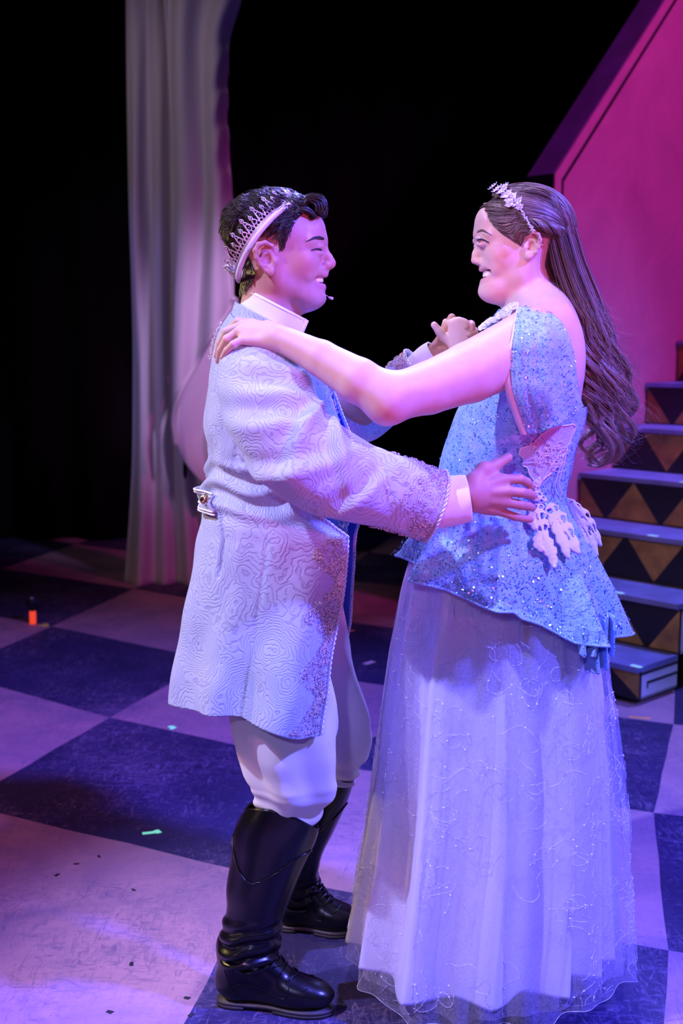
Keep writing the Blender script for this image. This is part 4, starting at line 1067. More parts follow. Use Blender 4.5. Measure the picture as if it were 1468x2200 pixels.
# loose wisps blown outward at the ends, and fly-aways round the head
def wisps(n=70, m=18):
    out = np.zeros((n, m, 3))
    for i in range(n):
        y0 = rng.uniform(640, 950); x0 = np.interp(y0, [640, 800, 900, 960], [1275, 1318, 1325, 1300]); l0 = rng.uniform(-50, 60)
        L = rng.uniform(25, 75); up = rng.uniform(-0.1, 0.9); cu = rng.uniform(-1, 1)
        out[i] = spline([ps(x0, y0, l0), ps(x0 + L*.35, y0 + L*up*.4, l0), ps(x0 + L*.7, y0 + L*(up*.9 + .15*cu), l0), ps(x0 + L, y0 + L*(up*.8 + .2*cu), l0)], m)
    return out
A6 = wisps(130); HS.append(A6); HR.append(np.full(len(A6), 0.00035))
vs, fs, cs, nv_ = [], [], [], 0
for k, (a, r) in enumerate(zip(HS, HR)):
    v, f, c_ = strands(a, r, 3, 20 + k, 0.75 if a.shape[1] == 40 else 0.0); vs.append(v); fs.append(f + nv_); cs.append(c_); nv_ += len(v)
hs_ = mesh('hair_strands', np.concatenate(vs), np.concatenate(fs), M_hair2, hq, kind='stuff'); vcolor(hs_, np.concatenate(cs))
M_gilt = pmat('gold_metal', (0.85, 0.60, 0.38), 0.25, metal=1.0, noise=0.05)
er = MB(); er.ball(ps(1158, 513, 90), 2.2 * U2); er.ball(ps(1165, 526, 88), 2.0 * U2); er.ball(ps(1160, 522, 90), 1.6 * U2)
er.build('ear_studs', M_gilt, he2)
# ================================================================ THE PRINCE'S CLOTHES
def brocade(name, base, line, scale=11.0, rings=17.0):
    t = NT(name); co = t.coord()
    def warp(src, sc, amp):
        nz = t.n('ShaderNodeTexNoise', Scale=sc, Detail=3.0); t.l(co, nz.inputs['Vector'])
        add = t.n('ShaderNodeVectorMath'); add.operation = 'MULTIPLY_ADD'; t.l(nz.outputs['Color'], add.inputs[0]); add.inputs[1].default_value = (amp,) * 3; t.l(src, add.inputs[2])
        return add.outputs[0]
    v = t.n('ShaderNodeTexVoronoi', Scale=scale); v.feature = 'SMOOTH_F1'; v.inputs['Smoothness'].default_value = 0.22; t.l(warp(warp(co, 8.0, 0.07), 42.0, 0.020), v.inputs['Vector'])
    w = t.math('FRACT', t.math('MULTIPLY', v.outputs['Distance'], rings))
    d = t.math('ABSOLUTE', t.math('SUBTRACT', w, 0.5))
    h = t.ramp(d, [(0.0, (0, 0, 0)), (0.10, (0.30,) * 3), (0.22, (0.9,) * 3), (0.5, (1, 1, 1))])
    t.l(t.mix(h, line, base), t.b.inputs['Base Color'])
    t.b.inputs['Roughness'].default_value = 0.60; t.b.inputs['Sheen Weight'].default_value = 0.25; t.b.inputs['Specular IOR Level'].default_value = 0.35
    t.bump(h, 0.45, 0.002)
    return t.m
M_coat = brocade('lavender_brocade', (0.48, 0.52, 0.73), (0.36, 0.38, 0.58))
M_vest = brocade('blue_brocade', (0.12, 0.24, 0.70), (0.08, 0.17, 0.55))
M_liner = pmat('blue_satin_lining', (0.05, 0.14, 0.62), 0.45, noise=0.1)
M_shirt = cloth_mat('white_shirt_cloth', (0.82, 0.80, 0.84), 0.75, 0.1, 500)
M_trouser = cloth_mat('off_white_trouser_cloth', (0.74, 0.68, 0.70), 0.8, 0.12, 420)
M_leather = pmat('black_leather', (0.005, 0.004, 0.005), 0.27, spec=0.36, bump=0.15, bscale=160, bdist=0.0008)
M_sole = pmat('dark_sole', (0.035, 0.025, 0.024), 0.6, noise=0.2)
M_bead = pmat('silver_bead', (0.94, 0.76, 0.72), 0.2, metal=0.35, noise=0.1, nscale=200)
M_beadd = pmat('rose_bead', (0.42, 0.26, 0.29), 0.25, metal=0.4, noise=0.2, nscale=200)
M_cord = pmat('silver_cord', (0.66, 0.62, 0.74), 0.4, metal=0.4, noise=0.1)

def curve_x(pts, y):
    """pixel polyline at depth y -> table z -> x, sorted"""
    q = np.array([W(a, b, y) for a, b in pts]); q = q[np.argsort(q[:, 2])]
    return table_fn(np.stack([q[:, 2], q[:, 0]], 1))
xb = curve_x([(506, 655), (480, 700), (461, 760), (450, 820), (444, 880), (446, 960), (450, 1008), (442, 1045), (438, 1090), (425, 1160), (412, 1250), (403, 1340), (392, 1430), (386, 1482), (384, 1520)], 0.0)
_e = [(640, 690, -0.06), (648, 760, -0.10), (640, 850, -0.15), (600, 950, -0.18), (576, 1003, -0.19), (612, 1036, -0.185), (664, 1096, -0.17), (692, 1117, -0.155), (742, 1153, -0.14), (741, 1190, -0.14), (728, 1300, -0.155), (705, 1430, -0.175), (681, 1575, -0.20)]
_q = np.array([W(a, b, d) for a, b, d in _e]); _o = np.argsort(_q[:, 2]); _q = _q[_o]
xe = lambda z: np.interp(z, _q[:, 2], _q[:, 0])
ye = table_fn(np.stack([_q[:, 2], _q[:, 1]], 1))
xf = curve_x([(655, 720), (700, 800), (722, 862), (748, 920), (766, 970), (771, 1050), (773, 1105), (764, 1140), (757, 1220), (750, 1300), (741, 1400), (735, 1480)], 0.17)
zrow = lambda py: W(734, py, 0)[2]
bw = table_fn([(zrow(p), b) for p, b in ((1520, .265), (1400, .25), (1250, .23), (1120, .215), (1040, .198), (960, .20), (860, .212), (790, .210), (745, .190), (715, .155), (690, .11), (655, .075))])
Z_TOP, Z_HEM = zrow(665), W(681, 1573, -0.20)[2]
hem_z = table_fn([(0, Z_HEM), (.12, Z_HEM + .012), (.4, Z_HEM + .040), (.7, Z_HEM + .036), (1, Z_HEM + .024), (2, Z_HEM + .02)])
def coat_point(z, s, off=0.0, folds=True):
    """s in [0, 1] near front edge -> back; [1, 2] back -> far front edge"""
    z = np.asarray(z, float); s = np.asarray(s, float)
    X0 = xb(z); b = bw(z)
    sn = np.clip(-ye(z) / b, 0.05, 0.985); the = np.arcsin(sn)
    an = (xe(z) - X0) / (1 + np.cos(the)); thf = np.full_like(b, 0.62); af = (xf(z) - X0) / (1 + np.cos(thf))
    th = np.where(s <= 1, the + (math.pi - the) * s, math.pi + (math.pi - thf) * (s - 1))
    a = np.where(s <= 1, an, af); cx = X0 + a
    c, n = np.cos(th), np.sin(th); e = 0.97
    x = cx + a * np.sign(c) * np.abs(c)**e; y = -b * np.sign(n) * np.abs(n)**e
    if folds:
        low = smoothstep(zrow(1080), Z_HEM, z)
        d = low * (0.020 * np.sin(s * 9.2 + 0.5 + 0.7 * np.sin(z * 5)) * smoothstep(0.02, 0.15, s) + 0.011 * np.sin(s * 21 + 1.0 + z * 2.2) + 0.012 * noise2(s * 5, z * 6, 4))
        up = smoothstep(zrow(1120), zrow(1040), z) * smoothstep(zrow(800), zrow(900), z)
        d = d + up * (0.008 * np.sin((z + 0.02 * np.sin(s * 7)) * 130 + s * 6) * smoothstep(zrow(960), zrow(1010), z) + 0.006 * noise2(s * 6, z * 16, 6))
        d = d + 0.004 * noise2(s * 11 + 3, z * 14, 12)
        # back vent: a narrow slit let into the side-back seam, and the seam above it
        sv = 0.63; d = d - 0.016 * np.exp(-((s - sv - 0.06 * (z - zrow(1100))) / 0.008)**2) * smoothstep(zrow(1215), zrow(1180), z) * smoothstep(zrow(1070), zrow(1100), z)
        d = d - 0.003 * np.exp(-((s - 0.40) / 0.010)**2) * (z < zrow(1060))
        off = off + d
    L = np.sqrt((c / np.maximum(a, .02))**2 + (n / b)**2)
    nx, ny = (c / np.maximum(a, .02)) / L, -(n / b) / L
    zz = z - 0.012 * smoothstep(Z_HEM + 0.05, Z_HEM, z) * np.sin(s * 9.2 + 0.5)
    return np.stack([x + nx * off, y + ny * off, zz + 0 * x], -1)
nu, nv = 300, 240
Sg, Vg = np.meshgrid(np.linspace(0, 2, nu), np.linspace(0, 1, nv)); _zt = zrow(668) + (zrow(742) - zrow(668)) * np.abs(1 - Sg)**1.2; Zg = _zt + (hem_z(Sg) - _zt) * Vg
coat = pk(mesh('coat', coat_point(Zg, Sg).reshape(-1, 3), grid_faces(nu, nv), M_coat, prince))
md = coat.modifiers.new('solid', 'SOLIDIFY'); md.thickness = 0.004; md.offset = -1; coat.data.materials.append(M_liner); md.material_offset = 1; md.material_offset_rim = 0
def sub(o): return o                       # sub-parts live in their parent's space already
def edge_tube(name, pts, r, mat, parent, k=8, twist=True):
    mb = MB(); pts = np.asarray(pts)
    if twist:
        T, N_, B_ = frames(pts); L = np.concatenate([[0], np.cumsum(np.linalg.norm(np.diff(pts, axis=0), axis=1))])
        for ph in (0, math.pi):
            q = pts + (np.cos(L / r * 1.1 + ph)[:, None] * N_ + np.sin(L / r * 1.1 + ph)[:, None] * B_) * r * 0.55
            mb.tube(q, r * 0.65, 5)
    else: mb.tube(pts, r, k)
    return mb.build(name, mat, parent)
zs = np.linspace(zrow(1050), Z_HEM, 200)
zs2 = np.linspace(_q[[i for i in range(len(_q))], 2].max() - 0.4, Z_HEM, 300)
edge = coat_point(np.linspace(W(576, 1003, -0.19)[2], Z_HEM + 0.002, 420), np.zeros(420), 0.002)
edge_tube('edge_cord', edge, 0.0035, M_cord, coat)
def flowers(mb, pt_fn, n, seed, size=0.0032):
    """beaded embroidery: little rings of beads and sequins laid on the cloth; pt_fn(rand) -> points at two heights"""
    r = np.random.default_rng(seed)
    for i in range(n):
        c, nrm, t1 = pt_fn(r); t2 = np.cross(nrm, t1)
        k = r.integers(4, 7); R = size * r.uniform(0.9, 1.6); a0 = r.random() * 6
        for j in range(k):
            a = a0 + 2 * math.pi * j / k
            p = c + nrm * 0.002 + (math.cos(a) * t1 + math.sin(a) * t2) * R
            v, f = octa(p, size * r.uniform(.30, .5)); mb.add(v, f, int(r.random() < 0.55))
        v, f = octa(c + nrm * 0.003, size * 0.5); mb.add(v, f)
def octa(c, r):
    v = np.array([(1,0,0),(-1,0,0),(0,1,0),(0,-1,0),(0,0,1),(0,0,-1)]) * r + c
    return v, [(0,2,4),(2,1,4),(1,3,4),(3,0,4),(2,0,5),(1,2,5),(3,1,5),(0,3,5)]
def on_coat(z, s):
    e = 1e-3; p = coat_point(z, s); a = coat_point(z, s + e) - p; b = coat_point(z + e, s) - p
    n = np.cross(a, b); n /= np.linalg.norm(n) + 1e-12
    if (n @ (p - np.array((-0.15, 0, p[2])))) < 0: n = -n
    return p, n, a / (np.linalg.norm(a) + 1e-12)
def front_band(r):
    z = r.uniform(Z_HEM + 0.01, zrow(1128)); k = (math.sin(z * 2 * math.pi / 0.115) * 0.5 + 0.5)
    w = 0.04 + 0.15 * k; s_ = 0.012 + r.random()**1.2 * w
    return on_coat(np.array(max(z, float(hem_z(s_)) + .008)), np.array(s_))
mb = MB(); flowers(mb, front_band, 900, 31); mb.build('embroidery', [M_bead, M_beadd], coat, kind='stuff', smooth=False, label='silver beaded embroidery along the front edge')
# waist tab with piping and button, at the side-back
sg, zg = np.meshgrid(np.linspace(0.64, 1.02, 40), np.linspace(zrow(1046), zrow(1080), 8))
tab = mesh('waist_tab', coat_point(zg, sg, 0.008).reshape(-1, 3), grid_faces(40, 8), M_coat, coat); tab.modifiers.new('s', 'SOLIDIFY').thickness = 0.005
for py_ in (1044, 1050, 1078, 1084): edge_tube('piping', coat_point(np.full(40, zrow(py_)), np.linspace(0.64, 1.02, 40), 0.011), 0.0022, M_shirt, tab, twist=False)
p, n, t1 = on_coat(np.array(zrow(1060)), np.array(0.675)); bt = MB(); bt.ball(p + n * 0.012, np.array((0.010, 0.006, 0.011)), seg=12, rings=8)
for j in range(8):
    a = j * math.pi / 4; v, f = octa(p + n * 0.015 + 0.0085 * (math.cos(a) * t1 + math.sin(a) * np.cross(n, t1)), 0.0028); bt.add(v, f)
bt.build('button', M_gilt, tab, label='gold button on the waist tab')

# ---- sleeves
def sleeve_fn(path, rad, depth_scale, wr, seed, n=150):
    P_ = spline([W(a, b, d) for a, b, d in path], n); R = spline([(r_, 0, 0) for r_ in rad], n)[:, 0]
    T = np.gradient(P_, axis=0); T /= np.linalg.norm(T, axis=1)[:, None]
    D = np.array((0, -1.0, 0)); D = D - T * (T @ D)[:, None]; D /= np.linalg.norm(D, axis=1)[:, None]
    N_ = np.cross(D, T)
    def f(i, phi, off=0.0):
        """i: sample index (float array), phi: 0 = towards the camera, pi/2 = up side"""
        i = np.asarray(i, float); k = np.clip(i.astype(int), 0, n - 2); u = (i - k)[..., None]
        g = lambda A: A[k] * (1 - u) + A[k+1] * u
        s = i / n; r = g(R[:, None])[..., 0]
        w = wr(s, phi) + off
        return g(P_) + (np.cos(phi) * (r * depth_scale + w))[..., None] * g(D) + (np.sin(phi) * (r + w))[..., None] * g(N_)
    return f
def near_wr(s, p):
    low = np.maximum(0, -np.sin(p)); front = np.maximum(0, np.cos(p))
    d = 0.0045 * noise2(s * 9 + 2, (p + 2 * s) * 1.6 + 10, 21)
    for s0, w0, ph, amp, slope in ((0.20, .030, 0.9, .010, .05), (0.30, .030, 0.4, .009, .07), (0.40, .032, -0.2, .011, .08), (0.50, .030, 0.5, .012, -.06), (0.56, .028, -0.6, .013, .09), (0.66, .030, 0.9, .012, -.10), (0.74, .03, -0.4, .009, .08), (0.84, .03, .5, .007, -.05)):
        d = d + amp * np.exp(-((s - s0 - slope * p) / w0)**2) * np.exp(-((p - ph) / 1.0)**2) - 0.5 * amp * np.exp(-((s - s0 - slope * p + 0.05) / w0)**2) * np.exp(-((p - ph) / 1.0)**2)
    return d * smoothstep(0.0, 0.1, s) * (1 - 0.6 * smoothstep(0.85, 1, s))
NS = 150
near_sl = sleeve_fn([(556, 735, -0.125), (556, 790, -0.195), (576, 868, -0.245), (622, 945, -0.285), (690, 1004, -0.308), (768, 1040, -0.300), (852, 1062, -0.285), (936, 1087, -0.266)],
                    np.array([.060, .083, .090, .091, .086, .077, .070, .068]), 0.72, near_wr, 1)
far_sl = sleeve_fn([(600, 765, 0.14), (670, 820, 0.20), (735, 878, 0.230), (785, 892, 0.235), (840, 848, 0.215), (905, 792, 0.185)],
                   np.array([.070, .072, .062, .058, .056, .050]), 0.85, lambda s, p: 0.006 * noise2(s * 12, p * 1.5 + 10, 5) + 0.006 * np.exp(-((s - .5) / .06)**2) * np.sin(p * 3), 2)
def build_sleeve(fn, nm):
    na, ni = 120, 260
    ph, ii = np.meshgrid(np.linspace(0, 2 * math.pi, na, endpoint=False), np.linspace(0, NS - 1.001, ni))
    ph = (ph + math.pi) % (2 * math.pi) - math.pi
    o = mesh(nm, fn(ii, ph).reshape(-1, 3), grid_faces(na, ni, True, True), M_coat, coat)
    m_ = o.modifiers.new('solid', 'SOLIDIFY'); m_.thickness = 0.004; m_.offset = -1
    a = np.linspace(-math.pi, math.pi, 160)
    edge_tube('cuff_cord', fn(np.full(160, NS - 1.5), a, 0.002), 0.0035, M_cord, o)
    b_ = MB()
    def band(r):
        p_ = r.uniform(-math.pi, math.pi); w = 0.06 + 0.13 * (0.5 + 0.5 * math.sin(p_ * 4 + 1)); i = (NS - 3) - r.random()**1.1 * w * NS
        i = np.array(i); q = fn(i, np.array(p_)); e1 = fn(i, np.array(p_ + .01)) - q; e2 = fn(i - .2, np.array(p_)) - q
        n_ = np.cross(e1, e2); n_ /= np.linalg.norm(n_) + 1e-12
        c_ = (fn(i, np.array(0.)) + fn(i, np.array(math.pi))) / 2
        if n_ @ (q - c_) < 0: n_ = -n_
        return q, n_, e1 / np.linalg.norm(e1)
    flowers(b_, band, 420, 41, 0.0030); b_.build('cuff_embroidery', [M_bead, M_beadd], o, kind='stuff', smooth=False, label='silver beaded embroidery on the cuff')
    return o
sl1 = build_sleeve(near_sl, 'sleeve'); sl2 = build_sleeve(far_sl, 'sleeve')
# ---- shirt: collar and cuffs
def ring_pts(back, front, half, n=64, y0=0.0, sq=1.0):
    b, f = W(*back, y0), W(*front, y0); c = (b + f) / 2; u = (f - b) / 2
    a = np.linspace(0, 2 * math.pi, n, endpoint=False)
    return c + np.cos(a)[:, None] * u + np.sin(a)[:, None] * np.array((0, -half, 0))
def ring_loft(name, rings, mat, parent, thick=0.003, n=64, per=6, gap=None):
    R = np.stack(rings); m = (len(rings) - 1) * per + 1
    out = np.stack([spline(R[:, j], m) for j in range(R.shape[1])], 1)
    if gap: out = np.roll(out, -gap, 1)[:, :-1]; fcs = grid_faces(out.shape[1], m)
    else: fcs = grid_faces(out.shape[1], m, True)
    o = mesh(name, out.reshape(-1, 3), fcs, mat, parent)
    if thick: md = o.modifiers.new('solid', 'SOLIDIFY'); md.thickness = thick
    return o
shirt = empty('shirt', (0, 0, 0), prince); shirt.location = -np.array(prince.location)
ring_loft('shirt_collar', [ring_pts((526, 617), (655, 684), .062), ring_pts((519, 645), (652, 712), .066), ring_pts((506, 690), (640, 762), .075)], M_shirt, shirt, 0.0035)
cf = MB(); cf.add([W(655, 684, -.012), W(663, 690, -.016), W(644, 735, -.022), W(632, 728, -.03)], [(0, 1, 2, 3)]); cf.add([W(655, 684, .012), W(661, 692, .016), W(646, 735, .022), W(632, 728, .03)], [(0, 1, 2, 3)])
cf.build('collar_point', M_shirt, shirt).modifiers.new('s', 'SOLIDIFY').thickness = 0.003
edge_tube('collar_seam', ring_pts((525, 622), (655, 689), .0632)[list(range(4, 61))], 0.0009, M_shirt, shirt, twist=False)
def cuff(path, rad, dsc, nm='shirt_cuff'):
    fn = sleeve_fn(path, np.array(rad), dsc, lambda s, p: 0.0012 * noise2(s * 5, p * 2 + 9, 3), 3, 40)
    ph, ii = np.meshgrid(np.linspace(-math.pi, math.pi, 64, endpoint=False), np.linspace(0, 38.9, 30))
    o = mesh(nm, fn(ii, ph).reshape(-1, 3), grid_faces(64, 30, True), M_shirt, shirt); o.modifiers.new('s', 'SOLIDIFY').thickness = 0.0035
    edge_tube('cuff_stitch', fn(np.full(64, 35.), np.linspace(-math.pi, math.pi, 64), 0.0022), 0.0006, M_shirt, o, twist=False)
    return o
c1_ = cuff([(915, 1083, -0.265), (960, 1078, -0.264), (1006, 1071, -0.262)], [.046, .045, .043], 0.82)
bt = MB(); bt.ball(W(973, 1112, -0.292), np.array((.006, .003, .006))); bt.build('cuff_button', M_shirt, c1_)
cuff([(890, 805, 0.19), (918, 781, 0.18), (940, 763, 0.17)], [.036, .036, .034], 0.9)
# ---- coat collar with beaded trim
cc = ring_loft('collar', [ring_pts((505, 648), (640, 716), .076), ring_pts((499, 668), (634, 742), .081), ring_pts((488, 696), (622, 775), .092)], M_coat, coat, 0.004, gap=None)
def trim_ring(back, front, half, n=80): return ring_pts(back, front, half, n)
tr = MB()
for k_, p in enumerate(np.concatenate([ring_pts((494, 683), (628, 760), .0885, 150), ring_pts((490, 689), (624, 767), .0915, 150)])):
    v, f = octa(p + rng.normal(0, .0008, 3), 0.0024); tr.add(v, f)
# beads down the back seam
for z in np.linspace(zrow(693), zrow(770), 60):
    q = coat_point(np.array(z), np.array(0.93), 0.004); v, f = octa(q + rng.normal(0, .0012, 3), 0.0024); tr.add(v, f)
tr.build('collar_trim', M_bead, coat, kind='stuff', smooth=False, label='silver beaded trim at the collar')
# ---- vest
vf = curve_x([(648, 715), (690, 790), (716, 862), (735, 930), (745, 1000), (748, 1060), (748, 1110), (740, 1160), (730, 1200)], 0.0)
zg = np.linspace(zrow(712), zrow(1190), 70); ag = np.linspace(0, 2 * math.pi, 90, endpoint=False); A_, Z_ = np.meshgrid(ag, zg)
X0 = xb(Z_) + 0.022; X1 = vf(Z_); c_, a_ = (X0 + X1) / 2, (X1 - X0) / 2
bb = np.minimum(bw(Z_) - 0.035, 0.155)
vest = mesh('vest', np.stack([c_ + a_ * np.cos(A_) + 0.003 * noise2(A_ * 3, Z_ * 14, 2), -bb * np.sin(A_), Z_], -1).reshape(-1, 3), grid_faces(90, 70, True), M_vest, prince); vest.location = -np.array(prince.location)
mb = MB()
def vest_band(r):
    z = r.uniform(zrow(1150), zrow(800)); a = r.normal(0, 0.30) + 0.35
    x0, x1 = xb(z) + .022, vf(z); p = np.array(((x0 + x1) / 2 + (x1 - x0) / 2 * math.cos(a), -min(float(bw(z)) - .035, .155) * math.sin(a), z))
    n_ = np.array((math.cos(a), -math.sin(a), 0)); return p, n_, np.array((0, 0, 1.))
flowers(mb, vest_band, 230, 51); mb.build('vest_embroidery', [M_bead, M_beadd], vest, kind='stuff', smooth=False)
# far front edge of the coat, with the same beads
far_edge = coat_point(np.linspace(zrow(742), Z_HEM + .02, 300), np.full(300, 2.0), 0.001); edge_tube('edge_cord', far_edge, 0.003, M_cord, coat)

# ---- breeches
def leg_loft(rows, seed):
    n = 120
    C_ = spline([W(a, b, d) for a, b, d, r_, q in rows], n); R_ = spline([(r_, q, 0) for a, b, d, r_, q in rows], n)
    ph = np.linspace(0, 2 * math.pi, 90, endpoint=False); out = np.zeros((n, 90, 3)); t = np.linspace(0, 1, n)
    for i in range(n):
        bag = smoothstep(0.62, 0.95, t[i])
        d = 0.004 * noise2(ph * 1.6 + t[i] * 3, np.full(90, t[i] * 9), seed) + bag * 0.007 * np.sin(t[i] * 46 + 1.3 * np.sin(ph * 2 + seed)) + 0.009 * (1 - bag) * np.sin(ph * 5 + t[i] * 4 + seed) * smoothstep(0.2, 0.5, t[i])
        out[i] = C_[i] + np.stack([np.cos(ph) * (R_[i, 0] + d), -np.sin(ph) * (R_[i, 1] + d), 0.25 * np.cos(ph) * bag * -R_[i, 0]], 1)
    return out
breeches = empty('breeches', (0, 0, 0), prince); breeches.location = -np.array(prince.location)
lg = SC(1600)
for rows, sd in (([(585, 1150, -.085, .10, .10), (590, 1400, -.10, .108, .095), (612, 1540, -.110, .113, .095), (620, 1600, -.112, .104, .09), (628, 1660, -.110, .095, .083), (632, 1695, -.104, .085, .078), (618, 1738, -.088, .066, .055), (600, 1795, -.070, .050, .044)], 3),
                 ([(605, 1150, .085, .10, .10), (640, 1330, .11, .108, .10), (664, 1440, .13, .108, .10), (692, 1540, .145, .107, .095), (706, 1598, .15, .093, .085), (714, 1640, .155, .062, .062), (712, 1670, .16, .05, .05)], 4)):
    o = leg_loft(rows, sd); mesh('breeches_leg', o.reshape(-1, 3), grid_faces(90, 120, True), M_trouser, breeches)
hip = MB(); hip.ball(W(595, 1165, 0), np.array((.135, .165, .10)), seg=32, rings=20); hip.build('breeches_seat', M_trouser, breeches)

# ---- riding boots
def boot(rows, foot, top_fn, name, seed, label):
    """rows: (px, py, y, half width, half depth) of the shaft; foot: world heel, toe points"""
    root = empty(name, (0, 0, 0), prince, label=label); root.location = -np.array(prince.location)
    n, k = 110, 80
    C_ = spline([W(a, b, d) for a, b, d, r_, q in rows], n); R_ = spline([(r_, q, 0) for a, b, d, r_, q in rows], n)
    ph = np.linspace(0, 2 * math.pi, k, endpoint=False); t = np.linspace(0, 1, n); out = np.zeros((n, k, 3))
    for i in range(n):
        ank = smoothstep(0.55, 0.78, t[i])
        d = ank * (0.0055 * np.sin(t[i] * 62 + 1.6 * np.sin(ph + seed) + 2 * noise2(ph * 1.3, np.full(k, t[i] * 5), seed)) + 0.003 * noise2(ph * 2, np.full(k, t[i] * 20), seed + 1)) + 0.0015 * noise2(ph * 1.5, np.full(k, t[i] * 6), seed + 2)
        out[i] = C_[i] + np.stack([np.cos(ph) * (R_[i, 0] + d), -np.sin(ph) * (R_[i, 1] + d), top_fn(ph) * (1 - smoothstep(0, 0.45, t[i]))], 1)
    sh = mesh('boot_shaft', out.reshape(-1, 3), grid_faces(k, n, True), M_leather, root); sh.modifiers.new('s', 'SOLIDIFY').thickness = -0.003
    edge_tube('boot_rim', out[0][list(range(k)) + [0]], 0.0022, M_leather, sh, twist=False)
    i0 = int(0.27 * n); line = np.array([out[int(np.clip(i0 + 7 * math.cos(a * 2 + 2.6) * 1.3, 0, n - 1)), j] + 0.004 * np.array((math.cos(a), -math.sin(a), 0)) for j, a in enumerate(ph)])
    edge_tube('welt_seam', line[list(range(k)) + [0]], 0.0024, M_leather, sh, twist=False)
    heel, toe = foot; d = toe - heel; L = np.linalg.norm(d); d = d / L; sd = np.array((-d[1], d[0], 0)); up = np.array((0, 0, 1.))
    at = lambda f, s_, z: heel + d * (f * L) + sd * s_ + up * z
    B = Body()
    B.ell(at(.16, 0, .058), (0.046, 0.036, 0.045), 0.02)
    B.cone(at(.15, 0, .06), at(.20, 0, .14), .036, .050, .02)
    B.cone(at(.22, 0, .135), at(.58, 0.0, .062), .048, .034, .03)
    B.ell(at(.70, 0.004, .047), (.055, .041, .030), .025)
    B.ell(at(.86, 0.004, .042), (.038, .034, .024), .025)
    B.cone(at(.2, 0, .05), at(.7, 0, .045), .034, .034, .02)
    B._add('e', (at(.5, 0, -.091), np.array((.4, .3, .105)), np.eye(3)), at(.5, 0, -.082), 0.4, 's', 0.004)
    v, q = B.mesh(0.004); v = relax(v, q, 1); mesh('foot_upper', v, q, M_leather, root)
    # sole outline and heel block
    ol = [(a_, b_ * .9) for a_, b_ in [(0.0, 0), (.02, .022), (.10, .034), (.28, .033), (.45, .032), (.62, .042), (.76, .046), (.90, .036), (.98, .018), (1.0, 0.004), (.98, -.012), (.90, -.030), (.76, -.040), (.62, -.038), (.45, -.030), (.28, -.032), (.10, -.034), (.02, -.022)]]
    ol = spline([at(a, b, 0)[:2] for a, b in ol + ol[:1]], 64)[:-1]
    if np.cross(ol[1] - ol[0], ol[2] - ol[1]) < 0: ol = ol[::-1]
    mb = MB(); mb.prism(ol, .0085, .0155); mb.build('sole', M_sole, root)
    hl = [p for p in ol if (p - heel[:2]) @ d[:2] < .26 * L]; 
    hp = np.array(hl); ctr = hp.mean(0); hp = hp[np.argsort(np.arctan2(*(hp - ctr).T[::-1]))]
    mb = MB(); mb.prism(hp, 0.0, .009); mb.build('heel', M_sole, root)
    mb = MB(); fp = ol[((ol - heel[:2]) @ d[:2]) > .46 * L]; ctr = fp.mean(0); fp = fp[np.argsort(np.arctan2(*(fp - ctr).T[::-1]))]; mb.prism(fp, 0.001, .009); mb.build('front_sole', M_sole, root)
    # laces, toe cap seam, side seams
    lc = MB()
    for j, f in enumerate(np.linspace(.33, .62, 6)):
        p = B.snap([at(f, s_, .16 - .25 * (f - .3)) for s_ in (-.024, -.012, 0, .012, .024)], .0022); p2 = B.snap([at(f + (.045 if j % 2 else -.03), s_, .15 - .25 * (f - .3)) for s_ in (-.024, 0, .024)], .003)
        lc.tube(spline(p, 12), .0019, 5); lc.tube(spline([p[0], p2[1], p[4]], 10) + up * .001, .0017, 5)
    lc.build('laces', M_leather, root)
    sm = MB(); sm.tube(B.snap([at(.80 + .03 * math.cos(a * 2), .045 * math.sin(a), .075) for a in np.linspace(-1.4, 1.4, 24)], .0006), .0011, 5)
    for s_ in (-1, 1):
        sm.tube(B.snap(spline([at(.10, s_*.05, .10), at(.16, s_*.05, .065), at(.22, s_*.05, .04)], 14), .0006), .0011, 5)
        sm.tube(B.snap(spline([at(.22, s_*.05, .07), at(.42, s_*.05, .062), at(.62, s_*.05, .05), at(.66, s_*.03, .09)], 20), .0006), .0011, 5)
    sm.build('boot_seams', M_leather, root)
    return root
hl, te = G(468, 2150), G(718, 2180)
boot([(607, 1748, -.085, .077, .066), (590, 1790, -.075, .083, .070), (574, 1850, -.06, .076, .066), (560, 1905, -.05, .072, .060), (552, 1950, -.045, .063, .054), (541, 1992, -.04, .063, .052), (534, 2040, -.035, .062, .050), (532, 2070, -.03, .054, .042)],
     (hl, te), lambda ph: -0.024 * np.cos(ph) + 0.012 * np.sin(ph) - 0.014 * np.cos(2 * ph) + 0.004, 'riding_boot', 1, 'black riding boot on the near leg, heel flat on the floor')
hl2, te2 = G(600, 1990), G(760, 2008)
boot([(716, 1648, .16, .052, .05), (692, 1712, .19, .058, .055), (668, 1780, .235, .054, .052), (650, 1835, .27, .047, .046), (640, 1885, .30, .047, .045), (634, 1925, .315, .050, .045), (630, 1948, .32, .045, .04)],
     (hl2, te2), lambda ph: 0.012 * np.cos(ph + 2.3), 'riding_boot', 5, 'black riding boot on the far leg, laced at the instep')
zp = MB(); zp.box(W(526, 1757, -.06), (.004, .004, .022)); zp.ball(W(527, 1745, -.06), .005); z_ = zp.build('zip_pull', M_sole, prince); z_.location = -np.array(prince.location)
